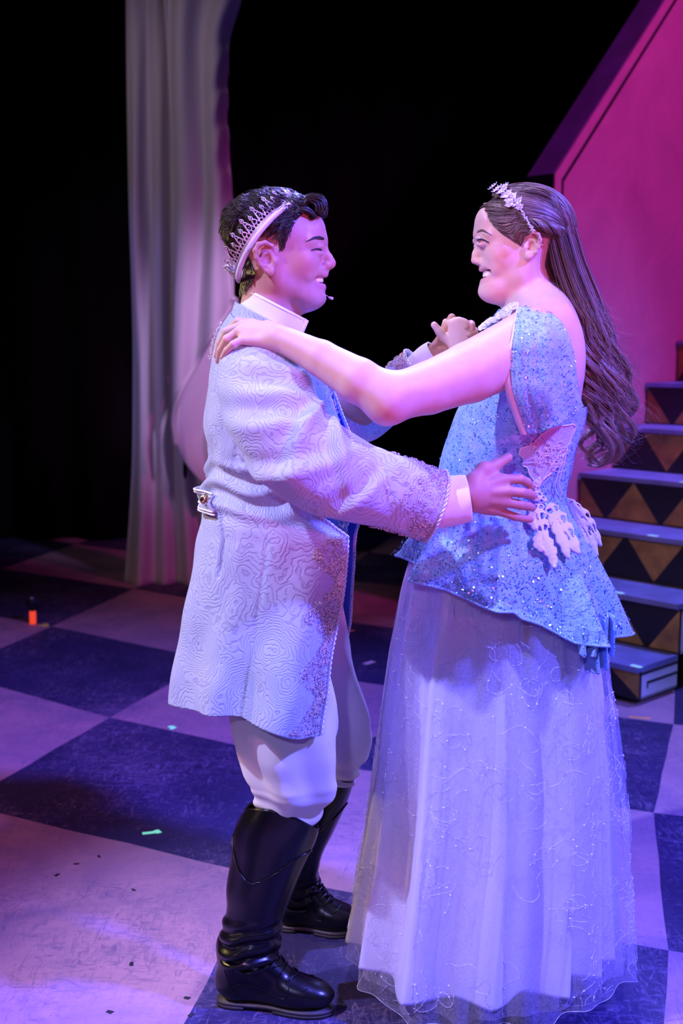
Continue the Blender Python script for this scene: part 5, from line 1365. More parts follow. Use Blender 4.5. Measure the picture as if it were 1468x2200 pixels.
# ================================================================ THE GOWN
class Shell:
    """closed garment shell: front (towards -x) and back silhouettes traced at depth yc, half width b"""
    def __init__(s, left, right, b, yc=((0, 0.0), (3000, 0.0)), e=0.95):
        s.yc = lambda z: np.interp(z, [zrow(p) for p, _ in yc][::-1], [v for _, v in yc][::-1])
        def curve(pts):
            q = []
            for a, c in pts:
                y = 0.0
                for _ in range(4): w = W(a, c, y); y = float(s.yc(w[2]))
                q.append(W(a, c, y))
            q = np.array(q); q = q[np.argsort(q[:, 2])]; return table_fn(q[:, [2, 0]])
        s.l, s.r = curve(left), curve(right)
        s.b = table_fn([(zrow(p), v) for p, v in b]); s.e = e
    def pt(s, th, z, off=0.0):
        th = np.asarray(th, float); z = np.asarray(z, float); l, r, b = s.l(z), s.r(z), s.b(z); a = (r - l) / 2
        c, n = np.cos(th), np.sin(th)
        nx, ny = -c / a, -n / b; L = np.sqrt(nx**2 + ny**2)
        return np.stack([(l + r) / 2 - a * np.sign(c) * np.abs(c)**s.e + nx / L * off, s.yc(z) - b * np.sign(n) * np.abs(n)**s.e + ny / L * off, z + 0 * th], -1)
    def at_px(s, px, py):
        """(theta, z) of the near-side surface point seen at that pixel"""
        y = float(s.yc(zrow(py))) - 0.7 * float(s.b(zrow(py)))
        for _ in range(14):
            w = W(px, py, y); l, r, b = s.l(w[2]), s.r(w[2]), s.b(w[2])
            c = np.clip(((l + r) / 2 - w[0]) / ((r - l) / 2), -0.999, 0.999)
            c = np.sign(c) * np.abs(c)**(1 / s.e); n = math.sqrt(1 - c * c); y = 0.5 * y + 0.5 * (float(s.yc(w[2])) - float(b) * n**s.e)
        return math.acos(c), float(w[2])
    def frame(s, th, z, off=0.0):
        h = 1e-3; p = s.pt(th, z, off); a = s.pt(th + h, z, off) - p; b = s.pt(th, z + h, off) - p
        n = np.cross(a, b); n /= np.linalg.norm(n); o = s.pt(th, z, off + .01) - p
        return p, (n if n @ o > 0 else -n), a / np.linalg.norm(a)
def sequin_cloth(name, base, dark, lite):
    t = NT(name); co = t.coord()
    v = t.n('ShaderNodeTexVoronoi', Scale=560.0); t.l(co, v.inputs['Vector'])
    bw_ = t.n('ShaderNodeSeparateColor'); t.l(v.outputs['Color'], bw_.inputs[0])
    n = t.n('ShaderNodeTexNoise', Scale=55.0, Detail=4.0); t.l(co, n.inputs['Vector'])
    c = t.ramp(n.outputs['Fac'], [(0.3, base), (0.75, lite)])
    t.l(t.mix(t.ramp(bw_.outputs[0], [(0.10, (1, 1, 1)), (0.16, (0, 0, 0))]), c, dark), t.b.inputs['Base Color'])
    t.b.inputs['Roughness'].default_value = 0.5; t.b.inputs['Sheen Weight'].default_value = 0.35; t.b.inputs['Specular IOR Level'].default_value = 0.4
    n2 = t.n('ShaderNodeTexNoise', Scale=420.0, Detail=3.0); t.l(co, n2.inputs['Vector']); t.bump(t.math('ADD', n2.outputs['Fac'], t.math('MULTIPLY', bw_.outputs[1], 0.5)), 0.7, 0.002)
    return t.m
M_blue = sequin_cloth('blue_sequin_cloth', (0.22, 0.42, 0.82), (0.07, 0.22, 0.56), (0.42, 0.58, 0.90))
M_seq = pmat('blue_sequin', (0.52, 0.66, 0.95), 0.2, metal=0.5, noise=0.25, nscale=60)
M_seqd = pmat('teal_sequin', (0.08, 0.26, 0.52), 0.25, metal=0.5, noise=0.3, nscale=60)
M_lace = pmat('white_lace', (0.78, 0.70, 0.76), 0.7, bump=0.5, bscale=420, bdist=0.0015)
M_satin = pmat('lavender_satin', (0.74, 0.68, 0.90), 0.32, spec=0.4, sheen=0.3, bump=0.10, bscale=30, bdist=0.004)
M_lining = pmat('pale_lining', (0.80, 0.70, 0.72), 0.6, noise=0.05)
M_thread = pmat('silver_thread', (0.80, 0.76, 0.92), 0.35, metal=0.3, noise=0.05)
def tulle_mat():
    t = NT('sheer_tulle'); t.b.inputs['Base Color'].default_value = (0.80, 0.70, 0.90, 1); t.b.inputs['Roughness'].default_value = 0.6; t.b.inputs['Sheen Weight'].default_value = 0.3
    co = t.coord(); n = t.n('ShaderNodeTexNoise', Scale=240.0, Detail=3.0); t.l(co, n.inputs['Vector'])
    t.l(t.ramp(n.outputs['Fac'], [(0.35, (0.11,) * 3), (0.65, (0.25,) * 3)]), t.b.inputs['Alpha'])
    return t.m
M_tulle = tulle_mat()
def scatter_discs(fn, n, r0, r1, mats, name, parent, seed, tilt=0.5, split=0.75, label=None):
    """fn(rng) -> point, normal, tangent; small hexagonal sequins, each tilted its own way"""
    r = np.random.default_rng(seed); V = []; Fc = []; mi = []
    for i in range(n):
        q = fn(r)
        if q is None: continue
        p, nr, t1 = q; nr = nr + r.normal(0, tilt, 3) * 0.5; nr /= np.linalg.norm(nr); t1 = np.cross(nr, (0.3, 0.2, 0.9)); t1 /= np.linalg.norm(t1); t2 = np.cross(nr, t1)
        R = r.uniform(r0, r1); k = len(V); p = p + nr * 0.0022
        V += [p + R * (math.cos(a) * t1 + math.sin(a) * t2) for a in np.arange(6) * math.pi / 3]; Fc.append(tuple(range(k, k + 6))); mi.append(0 if r.random() < split else 1)
    pr_ = dict(kind='stuff')
    if label: pr_['label'] = label
    return mesh(name, V, Fc, mats, parent, mi, smooth=False, **pr_)
gown = empty('gown', (0, 0, 0), princess); gown.location = -np.array(princess.location)
# ---- bodice
bod = Shell([(1060, 700), (1052, 760), (1040, 800), (1012, 838), (985, 880), (965, 930), (950, 975), (938, 1030), (929, 1090), (925, 1110)],
            [(1215, 700), (1236, 760), (1246, 820), (1256, 885), (1244, 930), (1229, 980), (1218, 1030), (1214, 1062), (1220, 1090), (1228, 1110)],
            [(690, .135), (760, .150), (850, .150), (930, .142), (1000, .130), (1060, .124), (1110, .140)])
nu, nv = 160, 120
th = np.linspace(0, 2 * math.pi, nu, endpoint=False); v = np.linspace(0, 1, nv); TH, Vv = np.meshgrid(th, v)
ztop = zrow(735) + (zrow(872) - zrow(735)) * smoothstep(0.75, 2.5, np.abs((TH + math.pi) % (2 * math.pi) - math.pi))
ZZ = ztop + (zrow(1098) - ztop) * Vv
bf = 0.003 * np.sin(TH * 11) * smoothstep(zrow(960), zrow(900), ZZ) + 0.002 * noise2(TH * 5, ZZ * 20, 4)
bodice = mesh('bodice', bod.pt(TH, ZZ, bf).reshape(-1, 3), grid_faces(nu, nv, True), M_blue, gown); bodice.modifiers.new('s', 'SOLIDIFY').thickness = -0.003
def on_bod(r):
    t_ = r.uniform(0, math.pi); z0 = zrow(735) + (zrow(872) - zrow(735)) * float(smoothstep(0.75, 2.5, t_)); z = r.uniform(zrow(1098), z0); return bod.frame(t_, z)
scatter_discs(on_bod, 1500, .0014, .0021, [M_seq, M_seqd], 'sequins', bodice, 61, 0.6, 0.6)
# ---- peplum
pep = Shell([(932, 1075), (926, 1095), (910, 1122), (888, 1158), (868, 1195), (850, 1240), (835, 1290), (815, 1380)],
            [(1214, 1066), (1222, 1090), (1246, 1130), (1272, 1190), (1292, 1240), (1312, 1290), (1334, 1350), (1352, 1420)],
            [(1070, .124), (1100, .140), (1150, .185), (1250, .235), (1350, .265), (1420, .28)])
hp = [pep.at_px(a, b) for a, b in [(868, 1196), (880, 1222), (905, 1249), (962, 1277), (1040, 1303), (1103, 1313), (1121, 1329), (1171, 1347), (1245, 1384), (1291, 1382), (1330, 1374)]]
hp = sorted(hp); ht = np.array([h[0] for h in hp]); hz = np.array([h[1] for h in hp])
hemz = lambda t_: np.interp(np.abs((np.asarray(t_) + math.pi) % (2 * math.pi) - math.pi), ht, hz)
nu, nv = 360, 90
th = np.linspace(0, 2 * math.pi, nu, endpoint=False); v = np.linspace(0, 1, nv); TH, Vv = np.meshgrid(th, v)
ZZ = zrow(1078) + (hemz(TH) - zrow(1078)) * Vv
def pep_off(TH, Vv):
    ph = TH * 8.5 + 0.9 * np.sin(TH * 2.3) + 0.4
    return Vv**1.1 * (0.024 * (1 - 2 * np.abs(np.sin(ph / 2))) + 0.008 * np.sin(ph * 2.1 + 1) * smoothstep(1.2, 2.6, TH)) + 0.004 * np.sin(TH * 31) * (1 - Vv) * smoothstep(0, .2, Vv) + 0.003 * noise2(TH * 9, Vv * 8, 3) + 0.004 * Vv
peplum = mesh('peplum', pep.pt(TH, ZZ, pep_off(TH, Vv)).reshape(-1, 3), grid_faces(nu, nv, True), M_blue, gown); peplum.modifiers.new('s', 'SOLIDIFY').thickness = -0.003
def on_pep(r):
    t_ = r.uniform(-.3, math.pi + .3); v_ = math.sqrt(r.random()); z = zrow(1078) + (float(hemz(t_)) - zrow(1078)) * v_
    return pep.frame(t_, z, float(pep_off(np.array(t_), np.array(v_))))
scatter_discs(on_pep, 2800, .0014, .0022, [M_seq, M_seqd], 'sequins', peplum, 62, 0.6, 0.72)
hemp = pep.pt(th, hemz(th), pep_off(th, np.ones(nu))); edge_tube('peplum_hem', hemp[list(range(nu)) + [0]], 0.0028, M_blue, peplum, twist=False)
def tail(top, bot, name, y, seed):
    """hanging tail of the peplum: top and bottom pixel edges"""
    nu, nv = 40, 30; out = np.zeros((nv, nu, 3)); u = np.linspace(0, 1, nu)
    for i in range(nv):
        t = i / (nv - 1)
        for k in range(nu):
            a = np.array(top[0]) * (1 - u[k]) + np.array(top[1]) * u[k]; b = np.array(bot[0]) * (1 - u[k]) + np.array(bot[1]) * u[k]; p = a * (1 - t) + b * t
            out[i, k] = W(p[0], p[1], y) + np.array((0, 0.02 * math.sin(u[k] * 9 + seed), 0))
    o = mesh(name, out.reshape(-1, 3), grid_faces(nu, nv), M_blue, gown); o.modifiers.new('s', 'SOLIDIFY').thickness = 0.003
    def on(r):
        p = out[r.integers(0, nv), r.integers(0, nu)]; return p + np.array((0, -.002, 0)), np.array((0, -1., 0)), np.array((1., 0, 0))
    scatter_discs(on, 260, .0014, .002, [M_seq, M_seqd], 'sequins', o, 70 + seed, 0.6, 0.72)
tail([(1244, 1330), (1300, 1330)], [(1261, 1444), (1306, 1438)], 'peplum_tail', -0.185, 1)
tail([(1240, 1340), (1290, 1350)], [(1246, 1404), (1275, 1406)], 'peplum_tail', -0.205, 3)
tail([(1290, 1320), (1320, 1320)], [(1288, 1404), (1315, 1404)], 'peplum_tail', -0.165, 2)
# ---- underskirt and tulle
lin = Shell([(905, 1150), (886, 1220), (856, 1400), (818, 1700), (776, 1960), (757, 2100), (755, 2160)],
            [(1235, 1150), (1252, 1250), (1263, 1400), (1272, 1500), (1281, 1700), (1285, 1900), (1286, 2040), (1286, 2120)],
            [(1150, .14), (1250, .165), (1400, .195), (1700, .22), (2000, .235), (2160, .24)], yc=((1100, 0.0), (1300, 0.01), (2100, 0.06), (2160, .06)))
HEML = 0.10
nu, nv = 420, 130
th = np.linspace(0, 2 * math.pi, nu, endpoint=False); v = np.linspace(0, 1, nv); TH, Vv = np.meshgrid(th, v)
ZZ = zrow(1150) + (HEML - zrow(1150)) * Vv + 0.012 * np.sin(TH * 3 + 1) * Vv**3
def sk_off(TH, Vv, amp=1.0):
    ph = TH * 12.5 + 1.2 * np.sin(TH * 2.1 + 0.5) + 0.25 * np.sin(Vv * 4 + TH)
    sh = 1 - 2 * np.abs(np.sin(ph / 2))**1.25
    return amp * (0.15 + 0.4 * smoothstep(0, .3, Vv) + 0.45 * Vv) * (0.031 * sh + 0.010 * np.sin(TH * 5.3 + 2 + Vv)) + 0.004 * noise2(TH * 6, Vv * 9, 8)
underskirt = mesh('underskirt', lin.pt(TH, ZZ, sk_off(TH, Vv)).reshape(-1, 3), grid_faces(nu, nv, True), M_satin, gown); underskirt.modifiers.new('s', 'SOLIDIFY').thickness = 0.002
tul = Shell([(898, 1150), (884, 1210), (860, 1330), (834, 1470), (799, 1700), (769, 1880), (757, 1990), (756, 2100), (764, 2170)],
            [(1250, 1150), (1274, 1250), (1297, 1400), (1311, 1500), (1323, 1600), (1337, 1700), (1346, 1850), (1352, 2000), (1354, 2060), (1354, 2170)],
            [(1150, .18), (1250, .21), (1400, .24), (1700, .27), (2000, .285), (2170, .29)], yc=((1100, 0.0), (1300, 0.01), (2100, 0.085), (2170, .085)))
HEMT = 0.062
def tul_off(TH, Vv, k=0):
    ph = TH * 15 + 1.1 * np.sin(TH * 3.3 + 1 + k) + 0.3 * np.sin(Vv * 5 + TH * 2) + k * 2
    return (0.3 + 0.7 * Vv) * (0.011 * np.sin(ph) + 0.006 * np.sin(ph * 1.7 + 1 + Vv * 2)) + 0.003 * noise2(TH * 8, Vv * 12, 9 + k)
zt_ = lambda TH, Vv: zrow(1150) + (HEMT - zrow(1150)) * Vv + Vv**4 * (0.022 * np.sin(TH * 2.2 + 2.4) + 0.008 * np.sin(TH * 13))
nu, nv = 480, 110
th = np.linspace(0, 2 * math.pi, nu, endpoint=False); v = np.linspace(0, 1, nv); TH, Vv = np.meshgrid(th, v)
overskirt = mesh('tulle_overskirt', tul.pt(TH, zt_(TH, Vv), tul_off(TH, Vv)).reshape(-1, 3), grid_faces(nu, nv, True), M_tulle, gown, label='sheer tulle overskirt with sequinned vines')
inner = mesh('tulle_layer', tul.pt(TH, zt_(TH, Vv) + 0.012, tul_off(TH, Vv, 1) - 0.022).reshape(-1, 3), grid_faces(nu, nv, True), M_tulle, overskirt)
def on_tul(t_, v_): return tul.pt(np.asarray(t_), zt_(np.asarray(t_), np.asarray(v_)), tul_off(np.asarray(t_), np.asarray(v_)) + 0.0015)
vn = MB(); vr = np.random.default_rng(77); dots = []
for i in range(230):
    t0, v0 = vr.uniform(-.5, math.pi + .5), vr.uniform(0.05, 0.97); a = vr.uniform(0, 6.28); k = 0; pts = []
    L = vr.integers(18, 44); cu = vr.uniform(-.3, .3)
    for j in range(L):
        pts.append((t0, v0)); cu = np.clip(cu * .9 + vr.normal(0, .22), -.5, .5); a += cu
        t0 += math.cos(a) * .0065 / .28; v0 += math.sin(a) * .0065 / 1.0
    pts = [p for p in pts if 0.02 < p[1] < 0.99]
    if len(pts) < 6: continue
    q = on_tul([p[0] for p in pts], [p[1] for p in pts]); vn.tube(q, 0.00048, 3)
    for j in range(0, len(q), 3): dots.append(q[j])
vn.build('vine_embroidery', M_thread, overskirt, kind='stuff')
vs_ = MB()
for p in dots: v_, f = octa(p + np.array((0, -.001, 0)), vr.choice([.001, .0014, .0024], p=[.6, .28, .12])); vs_.add(v_, f)
vs_.build('vine_sequins', pmat('white_sequin', (0.95, 0.92, 0.98), 0.15, metal=0.1, noise=0.03), overskirt, kind='stuff', smooth=False)
hemt = on_tul(th, np.ones(nu)); edge_tube('tulle_hem', hemt[list(range(nu)) + [0]], 0.0006, M_thread, overskirt, k=4, twist=False)
# ---- cap sleeve, gathered at the shoulder and falling open over the arm
CL = spline([(1112, 656), (1106, 700), (1101, 750), (1098, 800), (1104, 845), (1118, 890), (1134, 934)], 60)
CR = spline([(1172, 664), (1206, 690), (1228, 735), (1238, 785), (1243, 830), (1250, 860), (1254, 872)], 60)
def cap_sleeve(mirror=1):
    nu, nv = 90, 60; out = np.zeros((nv, nu, 3)); u = np.linspace(0, 1, nu)
    for i in range(nv):
        t = i / (nv - 1); l, r_ = CL[i], CR[i]
        for k in range(nu):
            p = l * (1 - u[k]) + r_ * u[k]
            p = p + np.array((0, 26 * smoothstep(.6, 1, t) * u[k] * (1 - u[k]) * 2))
            y = -0.105 - 0.165 * math.sin(min(1, t * 2.6 + .08) * math.pi / 2)**0.7 * math.cos((u[k] - .32) * 1.75)**0.75 + 0.03 * smoothstep(.6, 1, t)
            y -= (0.0028 * math.sin(u[k] * 31 + 3 * math.sin(u[k] * 5) + 1.5 * math.sin(t * 2)) * (1 - .5 * t) + 0.008 * math.sin(u[k] * 11 + 2 * u[k]**2 + t * 2) * t) * smoothstep(0, .25, t)
            q = W(p[0], p[1], y); q[1] *= mirror; out[i, k] = q
    o = mesh('cap_sleeve', out.reshape(-1, 3), grid_faces(nu, nv, flip=mirror > 0), M_blue, gown); o.modifiers.new('s', 'SOLIDIFY').thickness = 0.003
    return o, out
sleeve_o, CAPP = cap_sleeve(1)
def on_cap(r):
    i, k = r.integers(0, 59), r.integers(0, 89); p = CAPP[i, k]; n_ = np.cross(CAPP[i, k+1] - p, CAPP[i+1, k] - p); n_ /= np.linalg.norm(n_) + 1e-12
    return p + (CAPP[i, k+1] - p) * r.random() + (CAPP[i+1, k] - p) * r.random(), (n_ if n_[1] < 0 else -n_), np.array((1., 0, 0))
scatter_discs(on_cap, 480, .0013, .002, [M_seq, M_seqd], 'sequins', sleeve_o, 63, 0.6, 0.6)
e0 = CAPP[:, 0]; w_ = np.interp(np.arange(60), [0, 14, 40, 59], [.001, .003, .014, .012])[:, None]
lv = np.concatenate([e0 + np.array((0, .003, 0)), e0 + np.array((-.35, .9, 0)) * w_ + np.array((-1, 0, 0)) * w_ * .55])
mesh('sleeve_lining', lv, [(i, i + 1, 61 + i, 60 + i) for i in range(59)], M_lining, sleeve_o, label='pale satin lining at the sleeve edge').modifiers.new('s', 'SOLIDIFY').thickness = 0.003
cap_sleeve(-1)
# ---- lace: raised white leaves and cords
def lace_leaf(place, stem, wid, parent, lobes=4, holes=True, seed=0):
    """openwork leaf along a pixel path: scalloped edge, slots cut through, corded outline and a row of beads; place(px, py) -> point, normal"""
    n = 34; m = 11; c_ = spline(stem, n); T = np.gradient(c_, axis=0); T /= np.linalg.norm(T, axis=1)[:, None]; N_ = np.stack([-T[:, 1], T[:, 0]], 1); t = np.linspace(0, 1, n)
    w = 1.25 * wid * (np.sin(np.pi * np.clip(t, 0.03, .985)**0.8)**0.55) * (0.72 + 0.42 * np.abs(np.sin(t * math.pi * lobes + .4)))
    S_ = np.linspace(-1, 1, m); V = np.zeros((m, n, 3))
    for j, s_ in enumerate(S_):
        for i in range(n):
            p, nr = place(*(c_[i] + N_[i] * w[i] * s_)); V[j, i] = p + nr * (0.0018 * math.cos(s_ * 2.6) + 0.0008 * math.sin(t[i] * 60))
    F_ = grid_faces(n, m); iv, iu = F_[:, 0] // n, F_[:, 0] % n
    if holes:
        slot = ((iv >= 1) & (iv <= 3) | (iv >= 6) & (iv <= 8)) & (iu % 9 >= 2) & (iu % 9 <= 6) & (iu > 2) & (iu < n - 5) & ~(((iv == 1) | (iv == 8)) & ((iu % 9 == 2) | (iu % 9 == 6)))
        F_ = F_[~slot]
    o = mesh('lace_leaf', V.reshape(-1, 3), F_, M_lace, parent); o.modifiers.new('s', 'SOLIDIFY').thickness = 0.0018
    cd = MB(); cd.tube(np.concatenate([V[0], V[-1][::-1]]), 0.0013, 5, closed=True, caps=False)
    for i in range(2, n - 2, 2): v_, f = octa(V[m // 2, i] + np.array((0, -.001, 0)), 0.0012); cd.add(v_, f)
    cd.build('lace_cord', M_lace, o); return o
def on_shell(sh, off): return lambda x, y: (lambda q: (q[0] + q[1] * off, q[1]))(sh.frame(*sh.at_px(x, y)))
on_p, on_b = on_shell(pep, .012), on_shell(bod, .008)
free = lambda x, y: (W(x, y, -0.035 - 0.03 * math.sin((x - 1215) / 24.)), np.array((0.2, -.97, 0)))
for stem, w_, hl_ in [([(1150, 1082), (1150, 1108), (1160, 1142), (1164, 1166)], 13, True), ([(1160, 1150), (1170, 1172), (1180, 1196), (1186, 1224)], 10, False), ([(1172, 1086), (1190, 1118), (1212, 1154), (1236, 1194)], 14, True),
                      ([(1182, 1104), (1192, 1140), (1204, 1172), (1214, 1204)], 9, False), ([(1168, 1076), (1152, 1066), (1146, 1048), (1156, 1024)], 9, True), ([(1144, 1104), (1140, 1122), (1150, 1146)], 8, False), ([(1158, 1150), (1152, 1172), (1164, 1190)], 8, False)]:
    lace_leaf(on_p if stem[0][1] > 1080 else on_b, stem, w_, gown, 4, hl_)
for stem, w_, hl_ in [([(1216, 1074), (1236, 1102), (1258, 1138), (1284, 1194)], 14, True), ([(1226, 1090), (1240, 1122), (1254, 1152), (1274, 1196)], 9, False), ([(1230, 1080), (1254, 1106), (1272, 1134), (1292, 1172)], 9, True)]:
    lace_leaf(free, stem, w_, gown, 4, hl_)
# lace panel over the back of the bodice: scalloped patch and swirling cords
out_px = [(1118, 962), (1116, 975), (1125, 985), (1122, 998), (1132, 1004), (1136, 1018), (1145, 1030), (1150, 1045), (1158, 1040), (1166, 1028), (1176, 1020), (1186, 1010), (1196, 998), (1206, 980), (1214, 962), (1226, 935), (1232, 912), (1205, 914), (1180, 922), (1160, 935), (1146, 950), (1132, 958)]
cen = np.array((1172, 972)); loop = spline([*out_px, out_px[0]], 90)[:-1]
V = []; K_ = 8
for r_ in np.linspace(1, 0.0, K_):
    for p in loop:
        q = bod.frame(*bod.at_px(*(cen + (p - cen) * r_))); V.append(q[0] + q[1] * (0.0045 + 0.001 * math.sin(p[0] * .6 + r_ * 30)))
n_ = len(loop); Fc = [(k * n_ + i, k * n_ + (i + 1) % n_, (k + 1) * n_ + (i + 1) % n_, (k + 1) * n_ + i) for k in range(K_ - 1) for i in range(n_)]
panel = mesh('lace_panel', V, Fc, pmat('rose_lace', (0.50, 0.50, 0.70), 0.75, bump=0.8, bscale=300, bdist=0.002), gown, label='dusty pink corded lace panel at the back of the bodice')
cd = MB(); lr = np.random.default_rng(5)
def bod_line(pts, r, off=.007):
    q = [bod.frame(*bod.at_px(*p)) for p in spline(pts, 5 * len(pts))]; cd.tube([a + b * off for a, b, _ in q], r, 5)
cd.tube([V[i] for i in range(n_)], .0016, 5, closed=True, caps=False)
for i in range(44):
    a = lr.uniform(0, 6.28); s0 = cen + np.array((math.cos(a) * 34, math.sin(a) * 28)) * lr.random()**.5; pts = [s0]; cu = lr.uniform(-.5, .5); b_ = lr.uniform(0, 6.28)
    for j in range(7): b_ += cu + lr.normal(0, .25); pts.append(pts[-1] + 5.5 * np.array((math.cos(b_), math.sin(b_))))
    bod_line(pts, .0008)
bod_line([(1150, 1045), (1160, 1030), (1180, 1000), (1200, 965)], .0014); bod_line([(1206, 975), (1196, 1010), (1188, 1040), (1192, 1062)], .0014); bod_line([(1214, 960), (1204, 1000), (1196, 1035), (1202, 1064)], .0014)
cd.build('lace_cords', M_lace, panel)
# back fastening
bf_ = MB(); bf_.tube([W(a, b, -0.02) + np.array((.003, 0, 0)) for a, b in [(1246, 900), (1238, 940), (1228, 985), (1219, 1030)]], .004, 6); bf_.build('back_placket', M_blue, bodice)
# lace flowers at the neckline
def flower(c, R, nrm, seed, petals=6):
    r = np.random.default_rng(seed); mb = MB(); nrm = np.array(nrm, float); nrm /= np.linalg.norm(nrm); t1 = np.cross(nrm, (0.2, 0.9, 0.4)); t1 /= np.linalg.norm(t1); t2 = np.cross(nrm, t1)
    for j in range(petals):
        a = 2 * math.pi * j / petals + r.uniform(-.2, .2); d = math.cos(a) * t1 + math.sin(a) * t2; s_ = -math.sin(a) * t1 + math.cos(a) * t2
        L = R * r.uniform(.8, 1.15); w = R * .42
        V = [c, c + d * L * .35 + s_ * w * .7 + nrm * .002, c + d * L * .8 + s_ * w + nrm * .005, c + d * L + nrm * .003, c + d * L * .8 - s_ * w + nrm * .005, c + d * L * .35 - s_ * w * .7 + nrm * .002, c + d * L * .6 + nrm * .001]
        mb.add(V, [(0, 1, 6, 5), (1, 2, 3, 6), (6, 3, 4, 5)])
    mb.ball(c + nrm * .003, R * .16, seg=6, rings=4)
    o = mb.build('lace_flower', M_lace, gown); o.modifiers.new('s', 'SOLIDIFY').thickness = .0012; return o
for i, (x, y, d, R) in enumerate([(1100, 664, -.10, .016), (1090, 670, -.085, .015), (1106, 660, -.13, .014), (1079, 680, -.06, .015), (1068, 690, -.05, .012), (1056, 692, -.03, .013), (1048, 697, .0, .013), (1040, 704, .03, .013), (1092, 676, -.11, .013)]):
    flower(W(x, y, d), R, (-.5, -.5, .8), 90 + i)
# ---- shoes
M_shoe = pmat('rose_glitter', (0.62, 0.36, 0.34), 0.3, metal=0.6, noise=0.6, nscale=300, bump=0.6, bscale=500)
for (hx, hy), (tx, ty), lab in (((1160, 2138), (1050, 2172), 'near'), ((1130, 2075), (1010, 2085), 'far')):
    h_, t_ = G(hx, hy), G(tx, ty); d = (t_ - h_) / np.linalg.norm(t_ - h_); L = np.linalg.norm(t_ - h_)
    B = Body(); a = lambda f, z: h_ + d * L * f + np.array((0, 0, z))
    B.cone(a(.12, .062), a(.5, .045), .028, .026, .02); B.cone(a(.5, .045), a(.95, .022), .030, .017, .02); B.cone(a(.08, .05), a(.08, .008), .016, .008, .008)
    v_, f = B.mesh(.005); so = mesh('shoe', relax(v_, f, 1), f, M_shoe, princess, label='rose glitter shoe under the ' + lab + ' side of the hem'); so.location = -np.array(princess.location)

# ================================================================ THINGS WORN: crown, headband, headset microphone
M_band = pmat('white_padded_band', (0.74, 0.68, 0.70), 0.6, noise=0.06, bump=0.3, bscale=700)
M_fil = pmat('rose_silver_filigree', (0.80, 0.66, 0.60), 0.28, metal=0.55, noise=0.08)
M_gem = pmat('clear_gem', (0.92, 0.80, 0.78), 0.12, metal=0.25, noise=0.1)
cC, cF = W(514, 603), W(648, 434); cc_, ux = (cC + cF) / 2, (cF - cC) / 2; Lc = np.linalg.norm(ux); ux = ux / Lc
nc = np.array((ux[2], 0, -ux[0])); nc = nc if nc[0] < 0 else -nc; nc = np.array((-abs(nc[0]), 0, abs(nc[2])))
crown = empty('crown', tuple(cc_)); tag(crown, 'silver filigree crown with a white padded band on the man\'s dark hair', 'crown')
def crn(a, h=0.0, out=0.0):
    """a: 0 front .. pi back; h metres above the band; leans outward a little"""
    s_ = abs(math.sin(a)); lat_r = 0.0845 + out + 0.10 * h
    return cc_ + ux * ((Lc + out + 0.02 * h) * math.cos(a)) + np.array((0, -math.sin(a) * lat_r, 0)) + nc * (h + 0.020 * s_**1.5)
def ck(o): o.location = -np.array(crown.location); return o
aa = np.linspace(0, 2 * math.pi, 140, endpoint=False)
mb = MB(); mb.tube([crn(a) for a in aa], 0.0058, 10, closed=True, caps=False); ck(mb.build('padded_band', M_band, crown))
mb = MB()
for r_, h in ((.0016, .0065), (.0011, .0095)): mb.tube([crn(a, h, .001) for a in aa], r_, 5, closed=True, caps=False)
NP = 40; gm = MB()
for i in range(NP):
    a0 = 2 * math.pi * (i + .5) / NP; da = math.pi / NP; s_ = 0.72 + 0.28 * abs(math.sin(a0))**.5; big = (i % 2 == 0)
    H = (0.040 if big else 0.030) * s_
    # pointed arch, inner loop, top loop
    mb.tube([crn(a0 + da * 1.05 * k, .009 + (H - .012) * (1 - abs(k)**1.6)) for k in np.linspace(-1, 1, 13)], .0012, 4)
    mb.tube([crn(a0 + da * .55 * math.sin(t), .016 + H * .16 + H * .18 * -math.cos(t)) for t in np.linspace(0, 2 * math.pi, 12, endpoint=False)], .0010, 4, closed=True, caps=False)
    mb.tube([crn(a0 + da * .42 * math.sin(t), H + .0005 + .0042 * -math.cos(t)) for t in np.linspace(0, 2 * math.pi, 10, endpoint=False)], .0011, 4, closed=True, caps=False)
    mb.tube([crn(a0 + da * (.5 + .45 * math.sin(t)), .0125 + .0042 * -math.cos(t)) for t in np.linspace(0, 2 * math.pi, 8, endpoint=False)], .0008, 4, closed=True, caps=False)
    for h, r_ in ((.0125, .0015), (H * .55, .0013), (H + .001, .0018), (H + .0062, .0012)): v_, f = octa(crn(a0, h, .0012), r_); gm.add(v_, f)
    v_, f = octa(crn(a0 + da, .0085, .0015), .0016); gm.add(v_, f); v_, f = octa(crn(a0 + da, .016, .0012), .0013); gm.add(v_, f)
ck(mb.build('filigree', M_fil, crown)); ck(gm.build('crystals', M_gem, crown, smooth=False, kind='stuff'))
# hair locks that fall over the front of the crown are part of the hair already
hbv = spline([W(1058, 415, -0.0), W(1080, 412, -.036), W(1106, 432, -.066), W(1124, 460, -.082), W(1137, 483, -.090), W(1146, 496, -.090)], 60)
headband = empty('headband', tuple(hbv[20])); tag(headband, 'jewelled headband with crystal flowers on the woman\'s long brown hair', 'headband')
def hk(o): o.location = -np.array(headband.location); return o
far = hbv.copy(); far[:, 1] *= -1
mb = MB(); mb.tube(np.concatenate([far[::-1], hbv[1:]]), .0014, 6); hk(mb.build('wire_band', M_gilt, headband))
C0h = ps(1128, 492, 0)
mb = MB(); gb = MB()
for i in range(22, 60):
    n_ = hbv[i] - C0h; n_ /= np.linalg.norm(n_)
    for k in range(2):
        p = hbv[i] + n_ * .0085 + rng.normal(0, .0013, 3); v_, f = octa(p, rng.uniform(.0014, .0024)); gb.add(v_, f)
hk(gb.build('crystal_beads', M_gem, headband, kind='stuff', smooth=False))
